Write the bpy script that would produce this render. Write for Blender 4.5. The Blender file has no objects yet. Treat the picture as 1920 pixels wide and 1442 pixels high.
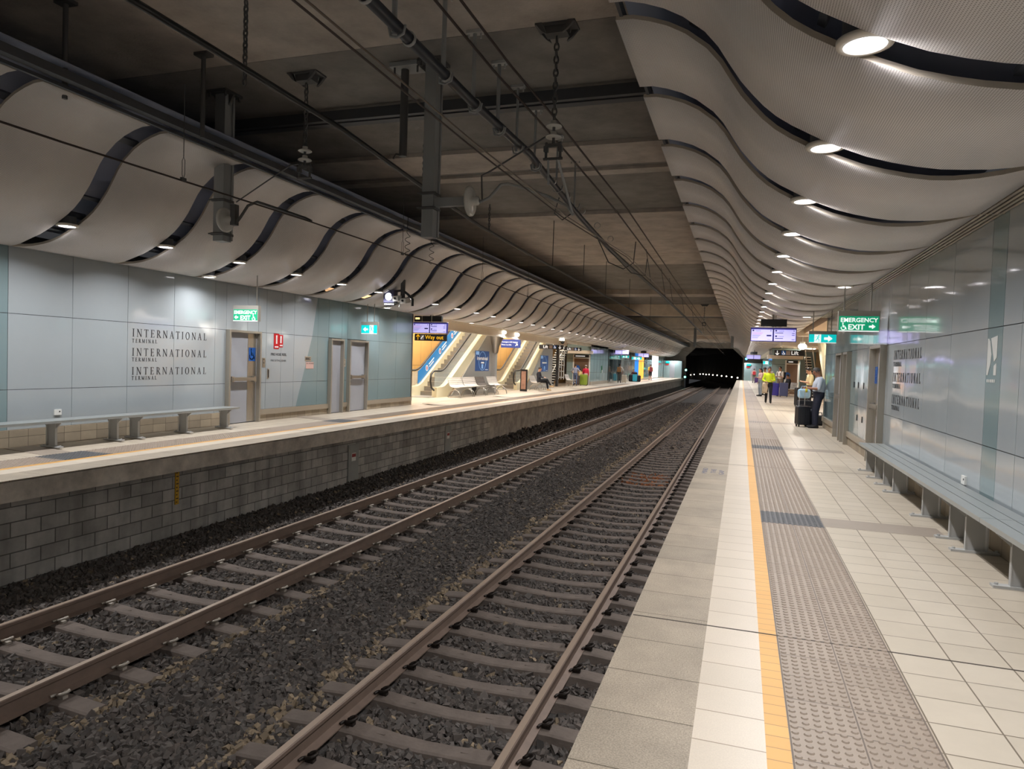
import bpy, math, random
import numpy as np
from mathutils import Vector, Matrix
PI = math.pi
random.seed(7); RNG = np.random.default_rng(7)
SC = bpy.context.scene
COL = SC.collection

# ------------------------------------------------------------------ camera
FPX = 1295.3
YAW, PITCH, ROLL = -0.31977, -0.03309, 0.0328
def cam_axes():
    cy, sy, cp, sp = math.cos(YAW), math.sin(YAW), math.cos(PITCH), math.sin(PITCH)
    f = Vector((sy*cp, cy*cp, sp)); r = Vector((cy, -sy, 0)); u = r.cross(f)
    c, s = math.cos(ROLL), math.sin(ROLL)
    return r*c+u*s, r*(-s)+u*c, f
_r, _u, _f = cam_axes()
cd = bpy.data.cameras.new('camera'); cam = bpy.data.objects.new('camera', cd); COL.objects.link(cam)
cd.sensor_fit = 'HORIZONTAL'; cd.sensor_width = 36; cd.lens = 36*FPX/1920
cd.clip_start = 0.05; cd.clip_end = 500
m = Matrix.Identity(4)
for i in range(3):
    m[i][0] = _r[i]; m[i][1] = _u[i]; m[i][2] = -_f[i]
m[0][3], m[1][3], m[2][3] = 0, 0, 1.6
cam.matrix_world = m
SC.camera = cam
# ------------------------------------------------------------------ world and exposure
w = bpy.data.worlds.new('world'); SC.world = w; w.use_nodes = True
w.node_tree.nodes['Background'].inputs[0].default_value = (0.55, 0.56, 0.6, 1)
w.node_tree.nodes['Background'].inputs[1].default_value = 0.05
SC.view_settings.view_transform = 'Standard'; SC.view_settings.look = 'None'
SC.view_settings.gamma = 1; SC.view_settings.use_curve_mapping = False
SC.view_settings.exposure = 0.37
PLAMP = 27.0      # watts of one platform downlight

# ------------------------------------------------------------------ materials
def lin(c):
    return tuple(((v/255)/12.92 if v/255 <= .04045 else ((v/255+.055)/1.055)**2.4) for v in c)
_M = {}
def mat(name, c, rough=.6, metal=0, emit=0, spec=.5, var=0, vs=3, bump=0, bs=20, alpha=1, ec=None):
    if name in _M: return _M[name]
    M = bpy.data.materials.new(name); M.use_nodes = True; _M[name] = M
    nt = M.node_tree; b = nt.nodes['Principled BSDF']
    L = lin(c)
    b.inputs['Base Color'].default_value = (*L, 1); b.inputs['Roughness'].default_value = rough
    b.inputs['Metallic'].default_value = metal; b.inputs['Specular IOR Level'].default_value = spec
    if emit:
        b.inputs['Emission Color'].default_value = (*(lin(ec) if ec else L), 1); b.inputs['Emission Strength'].default_value = emit
    if alpha < 1: b.inputs['Alpha'].default_value = alpha
    if var or bump:
        tc = nt.nodes.new('ShaderNodeTexCoord')
    if var:
        n = nt.nodes.new('ShaderNodeTexNoise'); n.inputs['Scale'].default_value = vs; n.inputs['Detail'].default_value = 5
        n.inputs['Roughness'].default_value = .65
        nt.links.new(tc.outputs['Object'], n.inputs['Vector'])
        r = nt.nodes.new('ShaderNodeValToRGB'); nt.links.new(n.outputs[0], r.inputs[0])
        r.color_ramp.elements[0].position = .3; r.color_ramp.elements[1].position = .7
        r.color_ramp.elements[0].color = (*[v*(1-var) for v in L], 1)
        r.color_ramp.elements[1].color = (*[min(1, v*(1+var)) for v in L], 1)
        nt.links.new(r.outputs[0], b.inputs['Base Color'])
    if bump:
        n2 = nt.nodes.new('ShaderNodeTexNoise'); n2.inputs['Scale'].default_value = bs
        nt.links.new(tc.outputs['Object'], n2.inputs['Vector'])
        bp = nt.nodes.new('ShaderNodeBump'); bp.inputs['Strength'].default_value = bump; bp.inputs['Distance'].default_value = .02
        nt.links.new(n2.outputs[0], bp.inputs['Height']); nt.links.new(bp.outputs[0], b.inputs['Normal'])
    return M

def brickmat(name, c1, c2, mortar, wx, hz, msize, axes, rough=.5, offset=0.0, stain=.15, bump=.3, off=(0, 0), spec=.5, vs=1.2, soot=None, glitter=0, wavy=0):
    """axes: which object axes are the brick u and v"""
    M = bpy.data.materials.new(name); M.use_nodes = True; nt = M.node_tree; b = nt.nodes['Principled BSDF']
    tc = nt.nodes.new('ShaderNodeTexCoord'); sp = nt.nodes.new('ShaderNodeSeparateXYZ'); cb = nt.nodes.new('ShaderNodeCombineXYZ')
    nt.links.new(tc.outputs['Object'], sp.inputs[0])
    nt.links.new(sp.outputs[axes[0]], cb.inputs[0]); nt.links.new(sp.outputs[axes[1]], cb.inputs[1])
    mp = nt.nodes.new('ShaderNodeMapping'); mp.inputs['Location'].default_value = (off[0], off[1], 0)
    nt.links.new(cb.outputs[0], mp.inputs[0])
    br = nt.nodes.new('ShaderNodeTexBrick'); nt.links.new(mp.outputs[0], br.inputs['Vector'])
    br.offset = offset; br.squash = 1
    br.inputs['Scale'].default_value = 1; br.inputs['Brick Width'].default_value = wx; br.inputs['Row Height'].default_value = hz
    br.inputs['Mortar Size'].default_value = msize; br.inputs['Mortar Smooth'].default_value = .2
    br.inputs['Color1'].default_value = (*lin(c1), 1); br.inputs['Color2'].default_value = (*lin(c2), 1); br.inputs['Mortar'].default_value = (*lin(mortar), 1)
    n = nt.nodes.new('ShaderNodeTexNoise'); n.inputs['Scale'].default_value = vs; n.inputs['Detail'].default_value = 6; n.inputs['Roughness'].default_value = .7
    nt.links.new(tc.outputs['Object'], n.inputs['Vector'])
    mr = nt.nodes.new('ShaderNodeMapRange'); mr.inputs[1].default_value = .3; mr.inputs[2].default_value = .7
    mr.inputs[3].default_value = 1-stain; mr.inputs[4].default_value = 1+stain
    nt.links.new(n.outputs[0], mr.inputs[0])
    mx = nt.nodes.new('ShaderNodeVectorMath'); mx.operation = 'SCALE'
    nt.links.new(br.outputs['Color'], mx.inputs[0]); nt.links.new(mr.outputs[0], mx.inputs['Scale'])
    outc = mx.outputs[0]
    if soot:      # grime washed down from the coping: vertical streaks with their own edges
        st = nt.nodes.new('ShaderNodeTexNoise'); st.inputs['Scale'].default_value = 1; st.inputs['Detail'].default_value = 4
        m2 = nt.nodes.new('ShaderNodeMapping'); m2.inputs['Scale'].default_value = (3, 3, .35)
        nt.links.new(tc.outputs['Object'], m2.inputs[0]); nt.links.new(m2.outputs[0], st.inputs['Vector'])
        r2 = nt.nodes.new('ShaderNodeMapRange'); r2.inputs[1].default_value = .42; r2.inputs[2].default_value = .6; r2.inputs[3].default_value = 1; r2.inputs[4].default_value = soot
        nt.links.new(st.outputs[0], r2.inputs[0])
        mx2 = nt.nodes.new('ShaderNodeVectorMath'); mx2.operation = 'SCALE'
        nt.links.new(outc, mx2.inputs[0]); nt.links.new(r2.outputs[0], mx2.inputs['Scale']); outc = mx2.outputs[0]
    if glitter:
        g = nt.nodes.new('ShaderNodeTexNoise'); g.inputs['Scale'].default_value = 130; g.inputs['Detail'].default_value = 2
        nt.links.new(tc.outputs['Object'], g.inputs['Vector'])
        r3 = nt.nodes.new('ShaderNodeMapRange'); r3.inputs[1].default_value = .35; r3.inputs[2].default_value = .65; r3.inputs[3].default_value = 1-glitter; r3.inputs[4].default_value = 1+glitter
        nt.links.new(g.outputs[0], r3.inputs[0])
        mx3 = nt.nodes.new('ShaderNodeVectorMath'); mx3.operation = 'SCALE'
        nt.links.new(outc, mx3.inputs[0]); nt.links.new(r3.outputs[0], mx3.inputs['Scale']); outc = mx3.outputs[0]
    nt.links.new(outc, b.inputs['Base Color'])
    b.inputs['Roughness'].default_value = rough; b.inputs['Specular IOR Level'].default_value = spec
    if bump:
        bp = nt.nodes.new('ShaderNodeBump'); bp.inputs['Strength'].default_value = bump; bp.inputs['Distance'].default_value = .004; bp.invert = True
        nt.links.new(br.outputs['Fac'], bp.inputs['Height']); nt.links.new(bp.outputs[0], b.inputs['Normal'])
    return M

STEEL = mat('galvanised_steel', (182, 182, 180), .5, .1)
STAIN = mat('stainless_steel', (176, 172, 164), .3, .85)
ALU = mat('aluminium_seat', (176, 182, 182), .35, .55)
DARKST = mat('dark_painted_steel', (78, 80, 84), .55, .3)
BLACK = mat('black_plastic', (22, 23, 25), .45)
VOID = mat('ceiling_void_lining', (168, 174, 194), .8)
RUBBER = mat('black_rubber', (18, 18, 19), .5)
GLASS = mat('clear_glass', (205, 222, 220), .05, 0, alpha=.22, spec=.6)
WHITE = mat('white_paint', (225, 225, 220), .5)
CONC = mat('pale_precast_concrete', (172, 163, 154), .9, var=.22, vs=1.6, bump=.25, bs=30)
CONCD = mat('darker_grey_concrete', (126, 122, 117), .9, var=.25, vs=1.3, bump=.25, bs=30)
CONCE = mat('platform_edge_concrete', (206, 198, 186), .85, var=.3, vs=3, bump=.3, bs=40)
PORC = mat('white_porcelain', (205, 203, 196), .25)
LENS = mat('lit_lens', (255, 250, 255), .4, emit=9)
LENSW = mat('lit_warm_lens', (255, 244, 225), .4, emit=6)

# ------------------------------------------------------------------ mesh builder
class MB:
    def __init__(s): s.v = []; s.f = []; s.m = []; s.sm = []
    def add(s, vs, fs, m=0, smooth=False):
        k = len(s.v); s.v.extend([tuple(v) for v in vs])
        for f in fs: s.f.append([i+k for i in f]); s.m.append(m); s.sm.append(smooth)
        return s
    def box(s, x0, y0, z0, x1, y1, z1, m=0, T=None):
        vs = [(x, y, z) for z in (z0, z1) for y in (y0, y1) for x in (x0, x1)]
        if T is not None: vs = [tuple(T @ Vector(v)) for v in vs]
        return s.add(vs, [(0, 2, 3, 1), (4, 5, 7, 6), (0, 1, 5, 4), (2, 6, 7, 3), (0, 4, 6, 2), (1, 3, 7, 5)], m)
    def cbox(s, c, d, m=0, R=None):
        T = Matrix.Translation(c) @ (R.to_4x4() if R is not None else Matrix.Identity(4))
        return s.box(-d[0]/2, -d[1]/2, -d[2]/2, d[0]/2, d[1]/2, d[2]/2, m, T)
    def tube(s, pts, r, n=8, m=0, caps=True, flat=1):
        pts = [Vector(p) for p in pts]; rs = r if isinstance(r, (list, tuple)) else [r]*len(pts)
        k0 = None; rings = []; up = None
        for i, p in enumerate(pts):
            t = (pts[min(i+1, len(pts)-1)]-pts[max(i-1, 0)])
            if t.length < 1e-9: t = Vector((0, 0, 1))
            t.normalize()
            if up is None:
                up = Vector((0, 0, 1)) if abs(t.z) < .9 else Vector((0, 1, 0))
            a = t.cross(up)
            if a.length < 1e-4: a = t.cross(Vector((1, 0, 0)))
            a.normalize(); b = a.cross(t); up = b
            rings.append([p+(a*math.cos(2*PI*j/n)+b*flat*math.sin(2*PI*j/n))*rs[i] for j in range(n)])
        vs = [v for R in rings for v in R]; fs = []
        for i in range(len(pts)-1):
            for j in range(n):
                fs.append((i*n+j, i*n+(j+1) % n, (i+1)*n+(j+1) % n, (i+1)*n+j))
        s.add(vs, fs, m, True)
        if caps:
            s.add(rings[0], [tuple(range(n))[::-1]], m); s.add(rings[-1], [tuple(range(n))], m)
        return s
    def cyl(s, p0, p1, r, n=12, m=0, r1=None): return s.tube([p0, p1], [r, r if r1 is None else r1], n, m)
    def lathe(s, prof, c=(0, 0, 0), n=16, m=0, axis='z', smooth=True):
        vs = []
        for (r, h) in prof:
            for j in range(n):
                a = 2*PI*j/n; x, y = r*math.cos(a), r*math.sin(a)
                vs.append((c[0]+x, c[1]+y, c[2]+h) if axis == 'z' else ((c[0]+h, c[1]+x, c[2]+y) if axis == 'x' else (c[0]+x, c[1]+h, c[2]+y)))
        fs = [(i*n+j, i*n+(j+1) % n, (i+1)*n+(j+1) % n, (i+1)*n+j) for i in range(len(prof)-1) for j in range(n)]
        return s.add(vs, fs, m, smooth)
    def sphere(s, c, r, n=12, m=0, sc=(1, 1, 1)):
        prof = [(max(1e-4, r*math.sin(PI*i/(n//2+2))), -r*math.cos(PI*i/(n//2+2))) for i in range(n//2+3)]
        k = len(s.v); s.lathe(prof, (0, 0, 0), n, m)
        for i in range(k, len(s.v)):
            v = s.v[i]; s.v[i] = (c[0]+v[0]*sc[0], c[1]+v[1]*sc[1], c[2]+v[2]*sc[2])
        return s
    def prism(s, poly, y0, y1, m=0, ax='y'):
        """extrude a 2-D polygon: ax 'y': poly (x,z); 'x': poly (y,z); 'z': poly (x,y)"""
        def P(a, b, t): return (a, t, b) if ax == 'y' else ((t, a, b) if ax == 'x' else (a, b, t))
        n = len(poly); vs = [P(a, b, y0) for a, b in poly]+[P(a, b, y1) for a, b in poly]
        fs = [tuple(range(n))[::-1], tuple(range(n, 2*n))]+[(i, (i+1) % n, n+(i+1) % n, n+i) for i in range(n)]
        return s.add(vs, fs, m)
    def mesh(s, name, mats, off=(0, 0, 0)):
        me = bpy.data.meshes.new(name)
        me.from_pydata([(v[0]-off[0], v[1]-off[1], v[2]-off[2]) for v in s.v], [], s.f)
        for M in (mats if isinstance(mats, (list, tuple)) else [mats]): me.materials.append(M)
        me.polygons.foreach_set('material_index', s.m); me.polygons.foreach_set('use_smooth', s.sm)
        me.update(); return me

def recalc(o):
    import bmesh
    bm = bmesh.new(); bm.from_mesh(o.data); bmesh.ops.recalc_face_normals(bm, faces=bm.faces); bm.to_mesh(o.data); bm.free()
def tagit(o, label=None, cat=None, group=None, kind=None):
    if label: o['label'] = label
    if cat: o['category'] = cat
    if group: o['group'] = group
    if kind: o['kind'] = kind
    return o
def thing(name, label, cat, loc=(0, 0, 0), rz=0, group=None, kind=None):
    o = bpy.data.objects.new(name, None); COL.objects.link(o); o.empty_display_size = .1
    o.location = loc; o.rotation_euler = (0, 0, rz)
    return tagit(o, label, cat, group, kind)
def part(name, mb, mats, parent, local=False, label=None, kind=None):
    """a mesh under its thing; world coordinates unless local"""
    off = (0, 0, 0)
    if not local:
        p = parent
        off = Vector((0, 0, 0))
        while p is not None: off += p.location; p = p.parent
    me = mb.mesh(name, mats, off); o = bpy.data.objects.new(name, me); COL.objects.link(o); o.parent = parent
    recalc(o)
    if label: o['label'] = label
    if kind: o['kind'] = kind
    return o
def solo(name, mb, mats, label=None, cat=None, group=None, kind=None, origin=True):
    off = (0, 0, 0)
    if origin and mb.v:
        a = np.array(mb.v); off = ((a[:, 0].min()+a[:, 0].max())/2, (a[:, 1].min()+a[:, 1].max())/2, a[:, 2].min())
    me = mb.mesh(name, mats, off); o = bpy.data.objects.new(name, me); COL.objects.link(o); o.location = off
    recalc(o)
    return tagit(o, label, cat, group, kind)
def struct(name, mb, mats, parent=None):
    if parent: return part(name, mb, mats, parent)
    return solo(name, mb, mats, kind='structure', origin=False)
def copytree(o, parent=None):
    c = o.copy(); COL.objects.link(c)
    if parent: c.parent = parent
    for ch in list(o.children): copytree(ch, c)
    return c

# ------------------------------------------------------------------ lettering
def text_mb(txt, size, T, depth=.004, align='LEFT', mb=None, m=0, bold=0):
    cu = bpy.data.curves.new('t', 'FONT'); cu.body = txt; cu.size = size; cu.align_x = align; cu.extrude = depth/2; cu.resolution_u = 2
    cu.offset = bold
    o = bpy.data.objects.new('t', cu); COL.objects.link(o)
    dg = bpy.context.evaluated_depsgraph_get(); dg.update()
    me = bpy.data.meshes.new_from_object(o.evaluated_get(dg))
    mb = mb or MB()
    mb.add([tuple(T @ v.co) for v in me.vertices], [tuple(p.vertices) for p in me.polygons], m)
    bpy.data.objects.remove(o); bpy.data.curves.remove(cu); bpy.data.meshes.remove(me)
    return mb
def frame(o, ex, ey):
    """matrix that sends local x->ex, y->ey, z->normal"""
    ex = Vector(ex); ey = Vector(ey); ez = ex.cross(ey)
    M4 = Matrix.Identity(4)
    for i in range(3): M4[i][0] = ex[i]; M4[i][1] = ey[i]; M4[i][2] = ez[i]; M4[i][3] = o[i]
    return M4
FRONT = lambda o: frame(o, (1, 0, 0), (0, 0, 1))          # faces -y (towards the camera)
LWALL = lambda o: frame(o, (0, 1, 0), (0, 0, 1))          # faces +x
RWALL = lambda o: frame(o, (0, -1, 0), (0, 0, 1))         # faces -x
def q2(mb, pts, T, m=0, d=.003):
    n = len(pts); vs = [tuple(T @ Vector((x, y, 0))) for x, y in pts]+[tuple(T @ Vector((x, y, d))) for x, y in pts]
    mb.add(vs, [tuple(range(n, 2*n))]+[(i, (i+1) % n, n+(i+1) % n, n+i) for i in range(n)], m)
def rect(mb, x0, y0, x1, y1, T, m=0, d=.003): q2(mb, [(x0, y0), (x1, y0), (x1, y1), (x0, y1)], T, m, d)
def line2(mb, a, b, w, T, m=0, d=.003):
    dx, dy = b[0]-a[0], b[1]-a[1]; l = math.hypot(dx, dy) or 1; nx, ny = -dy/l*w/2, dx/l*w/2
    q2(mb, [(a[0]-nx, a[1]-ny), (b[0]-nx, b[1]-ny), (b[0]+nx, b[1]+ny), (a[0]+nx, a[1]+ny)], T, m, d)
def ring2(mb, c, rx, ry, wx, wy, T, a0=0, a1=2*PI, n=20, m=0, d=.003):
    for i in range(n):
        t0 = a0+(a1-a0)*i/n; t1 = a0+(a1-a0)*(i+1)/n
        q2(mb, [(c[0]+rx*math.cos(t0), c[1]+ry*math.sin(t0)), (c[0]+rx*math.cos(t1), c[1]+ry*math.sin(t1)),
                (c[0]+(rx-wx)*math.cos(t1), c[1]+(ry-wy)*math.sin(t1)), (c[0]+(rx-wx)*math.cos(t0), c[1]+(ry-wy)*math.sin(t0))], T, m, d)
SW = dict(I=.34, N=.8, T=.66, E=.62, R=.7, A=.74, O=.78, L=.6, M=.92)
def serif(mb, ch, x, T, h):
    W, th, tn, sf = SW[ch], .118, .045, .03
    def R(a, b, c, d): rect(mb, x+a*h, b*h, x+c*h, d*h, T)
    def Ln(a, b, c, d, w): line2(mb, (x+a*h, b*h), (x+c*h, d*h), w*h, T)
    def S(cx, y, w=.3): R(cx-w/2, y-sf/2, cx+w/2, y+sf/2)
    if ch == 'I': R(W/2-th/2, 0, W/2+th/2, 1); S(W/2, sf/2); S(W/2, 1-sf/2)
    if ch in 'NM':
        R(.1, 0, .1+tn, 1) ; S(.125, sf/2, .24); S(.1, 1-sf/2, .22)
        if ch == 'N': R(W-.15, 0, W-.1, 1); S(W-.125, 1-sf/2, .24); Ln(.13, .97, W-.13, .03, th)
        else: R(W-.2, 0, W-.2+th, 1); S(W-.14, sf/2, .28); S(W-.13, 1-sf/2, .22); Ln(.13, .97, W/2, .05, th); Ln(W/2, .05, W-.17, .97, tn)
    if ch == 'T': R(W/2-th/2, 0, W/2+th/2, 1); S(W/2, sf/2); R(.02, .95, W-.02, 1); R(.02, .8, .05, 1); R(W-.05, .8, W-.02, 1)
    if ch in 'EL':
        R(.12, 0, .12+th, 1); S(.19, 1-sf/2, .3); R(.03, 0, W-.03, tn); R(W-.06, 0, W-.03, .22)
        if ch == 'E': R(.12, 1-tn, W-.05, 1); R(W-.08, .8, W-.05, 1); R(.12, .5, W-.15, .5+tn); R(W-.18, .4, W-.15, .63)
    if ch == 'R':
        R(.12, 0, .12+th, 1); S(.19, sf/2, .3); S(.13, 1-sf/2, .2)
        ring2(mb, (x+.3*h, .74*h), .27*h, .26*h, .12*h, .05*h, T, -PI/2, PI/2, 10); R(.2, .95, .32, 1); R(.2, .48, .32, .53); Ln(.34, .5, W-.03, .03, th); S(W-.04, sf/2, .2)
    if ch == 'A': Ln(.1, .02, W/2, .98, tn); Ln(W/2-.02, .98, W-.13, .02, th); R(.2, .33, W-.2, .38); S(.1, sf/2, .24); S(W-.12, sf/2, .28)
    if ch == 'O': ring2(mb, (x+W/2*h, .5*h), .36*h, .515*h, .125*h, .045*h, T, n=24)
def serif_line(mb, txt, width, h, T):
    tot = sum(SW[c] for c in txt)*h; sp = (width-tot)/(len(txt)-1); x = 0
    for c in txt: serif(mb, c, x, T, h); x += SW[c]*h+sp
def wheelchair(mb, c, s, T, m=0):
    x, y = c
    ring2(mb, (x-.05*s, y-.18*s), .3*s, .3*s, .09*s, .09*s, T, math.radians(150), math.radians(380), 16, m)
    ring2(mb, (x-.12*s, y+.42*s), .09*s, .09*s, .088*s, .088*s, T, n=10, m=m)
    line2(mb, (x-.12*s, y+.3*s), (x-.08*s, y-.08*s), .1*s, T, m); line2(mb, (x-.1*s, y+.1*s), (x+.14*s, y+.1*s), .07*s, T, m)
    line2(mb, (x-.08*s, y-.06*s), (x+.18*s, y-.06*s), .09*s, T, m); line2(mb, (x+.18*s, y-.06*s), (x+.32*s, y-.4*s), .09*s, T, m)
def arrow(mb, c, s, ang, T, m=0, w=.16):
    ca, sa = math.cos(ang), math.sin(ang)
    def R(a, b): return (c[0]+s*(a*ca-b*sa), c[1]+s*(a*sa+b*ca))
    line2(mb, R(-.5, 0), R(.42, 0), w*s, T, m); line2(mb, R(.5, 0), R(.1, .4), w*s, T, m); line2(mb, R(.5, 0), R(.1, -.4), w*s, T, m)
def fatarrow(mb, c, s, ang, T, m=0):
    ca, sa = math.cos(ang), math.sin(ang)
    P = [(-.5, -.16), (0, -.16), (0, -.16), (0, .16), (-.5, .16)]
    def R(a, b): return (c[0]+s*(a*ca-b*sa), c[1]+s*(a*sa+b*ca))
    q2(mb, [R(-.5, -.16), R(.05, -.16), R(.05, .16), R(-.5, .16)], T, m); q2(mb, [R(-.02, -.42), R(.5, 0), R(-.02, .42)], T, m)
def runner(mb, c, s, T, m=0, flip=1):
    x, y = c; f = flip
    ring2(mb, (x+.12*s*f, y+.38*s), .09*s, .09*s, .088*s, .088*s, T, n=10, m=m)
    for a, b, wd in (((.08, .26), (-.04, -.02), .13), ((.07, .24), (.26, .12), .06), ((.05, .25), (-.2, .22), .06), ((-.2, .22), (-.28, .08), .05), ((-.03, 0), (.18, -.14), .09), ((.18, -.14), (.14, -.42), .07), ((-.04, 0), (-.16, -.24), .09), ((-.16, -.24), (-.4, -.26), .06)):
        line2(mb, (x+a[0]*s*f, y+a[1]*s), (x+b[0]*s*f, y+b[1]*s), wd*s, T, m)

# ------------------------------------------------------------------ key dimensions
XL, XR = -10.5, 2.3            # wall faces
EL, ER = -8.15, -0.605         # platform edges
YN, YF = -13.0, 106.0           # near end of what is built, tunnel portal
RAILZ = -1.23
ZT = 3.155
PR = [(-1.165, 4.596), (-1.02, 4.59), (-.876, 4.553), (-.72, 4.495), (-.565, 4.41), (-.388, 4.27), (-.282, 4.143), (-.175, 3.97), (-.1, 3.855), (-.017, 3.753),
      (.075, 3.65), (.174, 3.56), (.29, 3.48), (.421, 3.405), (.53, 3.342), (.652, 3.283), (.82, 3.21), (.988, 3.158), (1.15, 3.118), (1.307, 3.09), (1.46, 3.08), (1.62, 3.08), (1.77, 3.093), (1.92, 3.117), (2.09, 3.15)]
def profR(): return PR
def profL(): return [(-8.8-x, z) for x, z in PR if x <= 1.72]
SLR = [7.7+1.8*k for k in range(-11, 55)]      # slot positions along the platform
SLL = [7.47+1.8*k for k in range(-11, 55)]
def zprof(prof, x):
    P = sorted(prof)
    for (a, za), (b, zb) in zip(P, P[1:]):
        if a <= x <= b: return za+(zb-za)*(x-a)/(b-a)
    return P[0][1] if x < P[0][0] else P[-1][1]
# ================================================================== PLATFORMS
TILE = brickmat('cream_floor_tiles', (196, 185, 168), (188, 177, 160), (116, 104, 88), .3, .277, .0045, (0, 1), rough=.32, stain=.05, bump=.25, off=(-.884+.6, 0), vs=2.5)
EDGE = brickmat('speckled_edge_tiles', (166, 153, 135), (150, 139, 123), (92, 83, 68), 3.0, .45, .004, (0, 1), rough=.55, stain=.16, bump=.2, vs=2.2, glitter=.22, off=(1.5, 0))
WTILE = brickmat('white_strip_tiles', (209, 197, 180), (203, 191, 174), (150, 134, 112), 3.0, .277, .004, (0, 1), rough=.35, stain=.04, bump=.2, off=(1.5, 0), glitter=.04)
YTILE = brickmat('yellow_strip_tiles', (218, 165, 84), (212, 158, 78), (160, 118, 60), 3.0, .1, .003, (0, 1), rough=.4, stain=.04, bump=.2, off=(1.5, 0))
TACT = brickmat('grey_tactile_tiles', (156, 142, 128), (149, 135, 121), (100, 88, 78), .3, .277, .004, (0, 1), rough=.5, stain=.08, bump=.2, off=(-.27, 0))
TACTD = mat('charcoal_tactile_tiles', (78, 78, 80), .5, var=.1, vs=8)
BAND = mat('grey_floor_band', (158, 146, 134), .35, var=.05)
DADO = brickmat('beige_dado_tiles', (170, 156, 134), (146, 134, 116), (92, 82, 70), .3, .2, .004, (1, 2), rough=.55, stain=.15, bump=.2)
BLOCK = brickmat('grey_concrete_blocks', (190, 187, 180), (160, 157, 151), (112, 110, 105), .39, .19, .008, (1, 2), rough=.95, offset=.5, stain=.25, bump=.8, soot=.75, vs=1.7)
PRECAST = mat('grimy_precast_panels', (160, 154, 146), .9, var=.4, vs=2.2)
JOINT = mat('dark_floor_joint', (70, 62, 54), .7)
BANDS = [ 8.0, 15.2, 22.4, 29.6, 36.8, 44, 51.2, 58.4, 65.6, 72.8, 80, 87.2, 94.4, 101.6]

def platform(side, e, out, xwall, xfar, name):
    """e = edge x, out = +1 / -1 away from the track"""
    root = solo(name, MB().box(min(e+out*.6, xwall+out*.6), YN, -1.7, max(e+out*.6, xwall+out*.6), YF, -.26), [BLOCK], kind='structure', origin=False)
    a = e
    widths = [('edge_tiles', .467, EDGE), ('white_tiles', .303, WTILE), ('yellow_tiles', .1, YTILE), ('tactile_tiles', .612, TACT)]
    for nm, wd, M in widths:
        b = a+out*wd
        part(nm, MB().box(min(a, b), YN, -.015, max(a, b), YF, 0), [M], root)
        a = b
    mb = MB()
    if side == 'R':
        mb.box(a, YN, -.25, 2.36, YF, 0)
        mb.box(2.36, 21.8, -.25, xfar, YF, 0)
    else:      # the floor falls gently from the wall towards the track
        y = [YN, YF]
        pr = [(a, -.25), (a, 0), (a-.02, 0), (XL-.25, .05), (XL-.25, -.25)]
        mb.prism(pr, YN, 20.95, ax='y')
        mb.prism([(a, -.25), (a, 0), (XL-.25, .0), (XL-.25, -.25)], 20.95, YF, ax='y'); mb.box(xfar, 20.95, -.25, XL-.25, YF, 0)
    part('floor_tiles', mb, [TILE], root)
    # expansion joints right across
    mb = MB()
    for y in ((4.43, 12.09) if side == 'R' else (5.6, 12.4)):
        x0, x1 = sorted((e+out*.01, (2.3 if side == 'R' else XL+.05)))
        if side == 'R': mb.box(x0, y-.007, -.01, x1, y+.007, .0015)
        else: mb.box(-9.6, y-.007, -.01, e-.01, y+.007, .0015)
    part('expansion_joint', mb, [JOINT], root)
    # charcoal tactile rows and grey bands every few metres
    mb = MB(); mb2 = MB()
    t0 = e+out*.87; t1 = e+out*1.482
    for y in BANDS:
        yy = y+(0 if side == 'R' else -.35)
        if yy < YN+.5: continue
        w_ = .3
        if side == 'L': w_ = .38
        mb.box(min(t0, t1), yy-w_, 0, max(t0, t1), yy+w_, .002)
        if side == 'R': mb2.box(.884, yy-.22, 0, 2.0 if yy < 21 else 4.0, yy+.22, .0015)
        else: mb2.prism([(-9.66, 0.0), (-9.66, .003), (-10.5, .0497), (-10.5, .04)], yy-.22, yy+.22)
    part('charcoal_tactile', mb, [TACTD], root); part('grey_bands', mb2, [BAND], root)
    # raised domes and bars
    mb = MB(); md = MB()
    n = 8
    def disc(M_, cx, cy, r, h):
        vs = [(cx+r*math.cos(2*PI*j/n), cy+r*math.sin(2*PI*j/n), .0) for j in range(n)]+[(cx+r*.72*math.cos(2*PI*j/n), cy+r*.72*math.sin(2*PI*j/n), h) for j in range(n)]
        M_.add(vs, [(j, (j+1) % n, n+(j+1) % n, n+j) for j in range(n)]+[tuple(range(n, 2*n))])
    y = 2.2 if side == 'R' else 5.0
    ymax = 17.0 if side == 'R' else 16
    while y < ymax:
        dark = any(abs(y-(b+(0 if side == 'R' else -.35))) < (.3 if side == 'R' else .38) for b in BANDS)
        for i in range(12):
            x = t0+out*(.027+i*.0507)
            disc(md if dark else mb, x, y, .0175, .007 if dark else .006)
        y += .0507
    # further off: the same rows carried on as slim raised lines of domes
    for i in range(12):
        x = t0+out*(.027+i*.0507)
        yy = ymax
        while yy < 60:
            mb.box(x-.013, yy, 0, x+.013, yy+.6, .005); yy += .62
    part('tactile_domes', mb, [mat('worn_dome_top', (150, 136, 122), .45)], root); part('charcoal_domes', md, [mat('charcoal_dome', (88, 90, 92), .45)], root)
    return root
PLR = platform('R', ER, 1, XR, 9, 'platform_right')
PLL = platform('L', EL, -1, XL, -17, 'platform_left')
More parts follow.
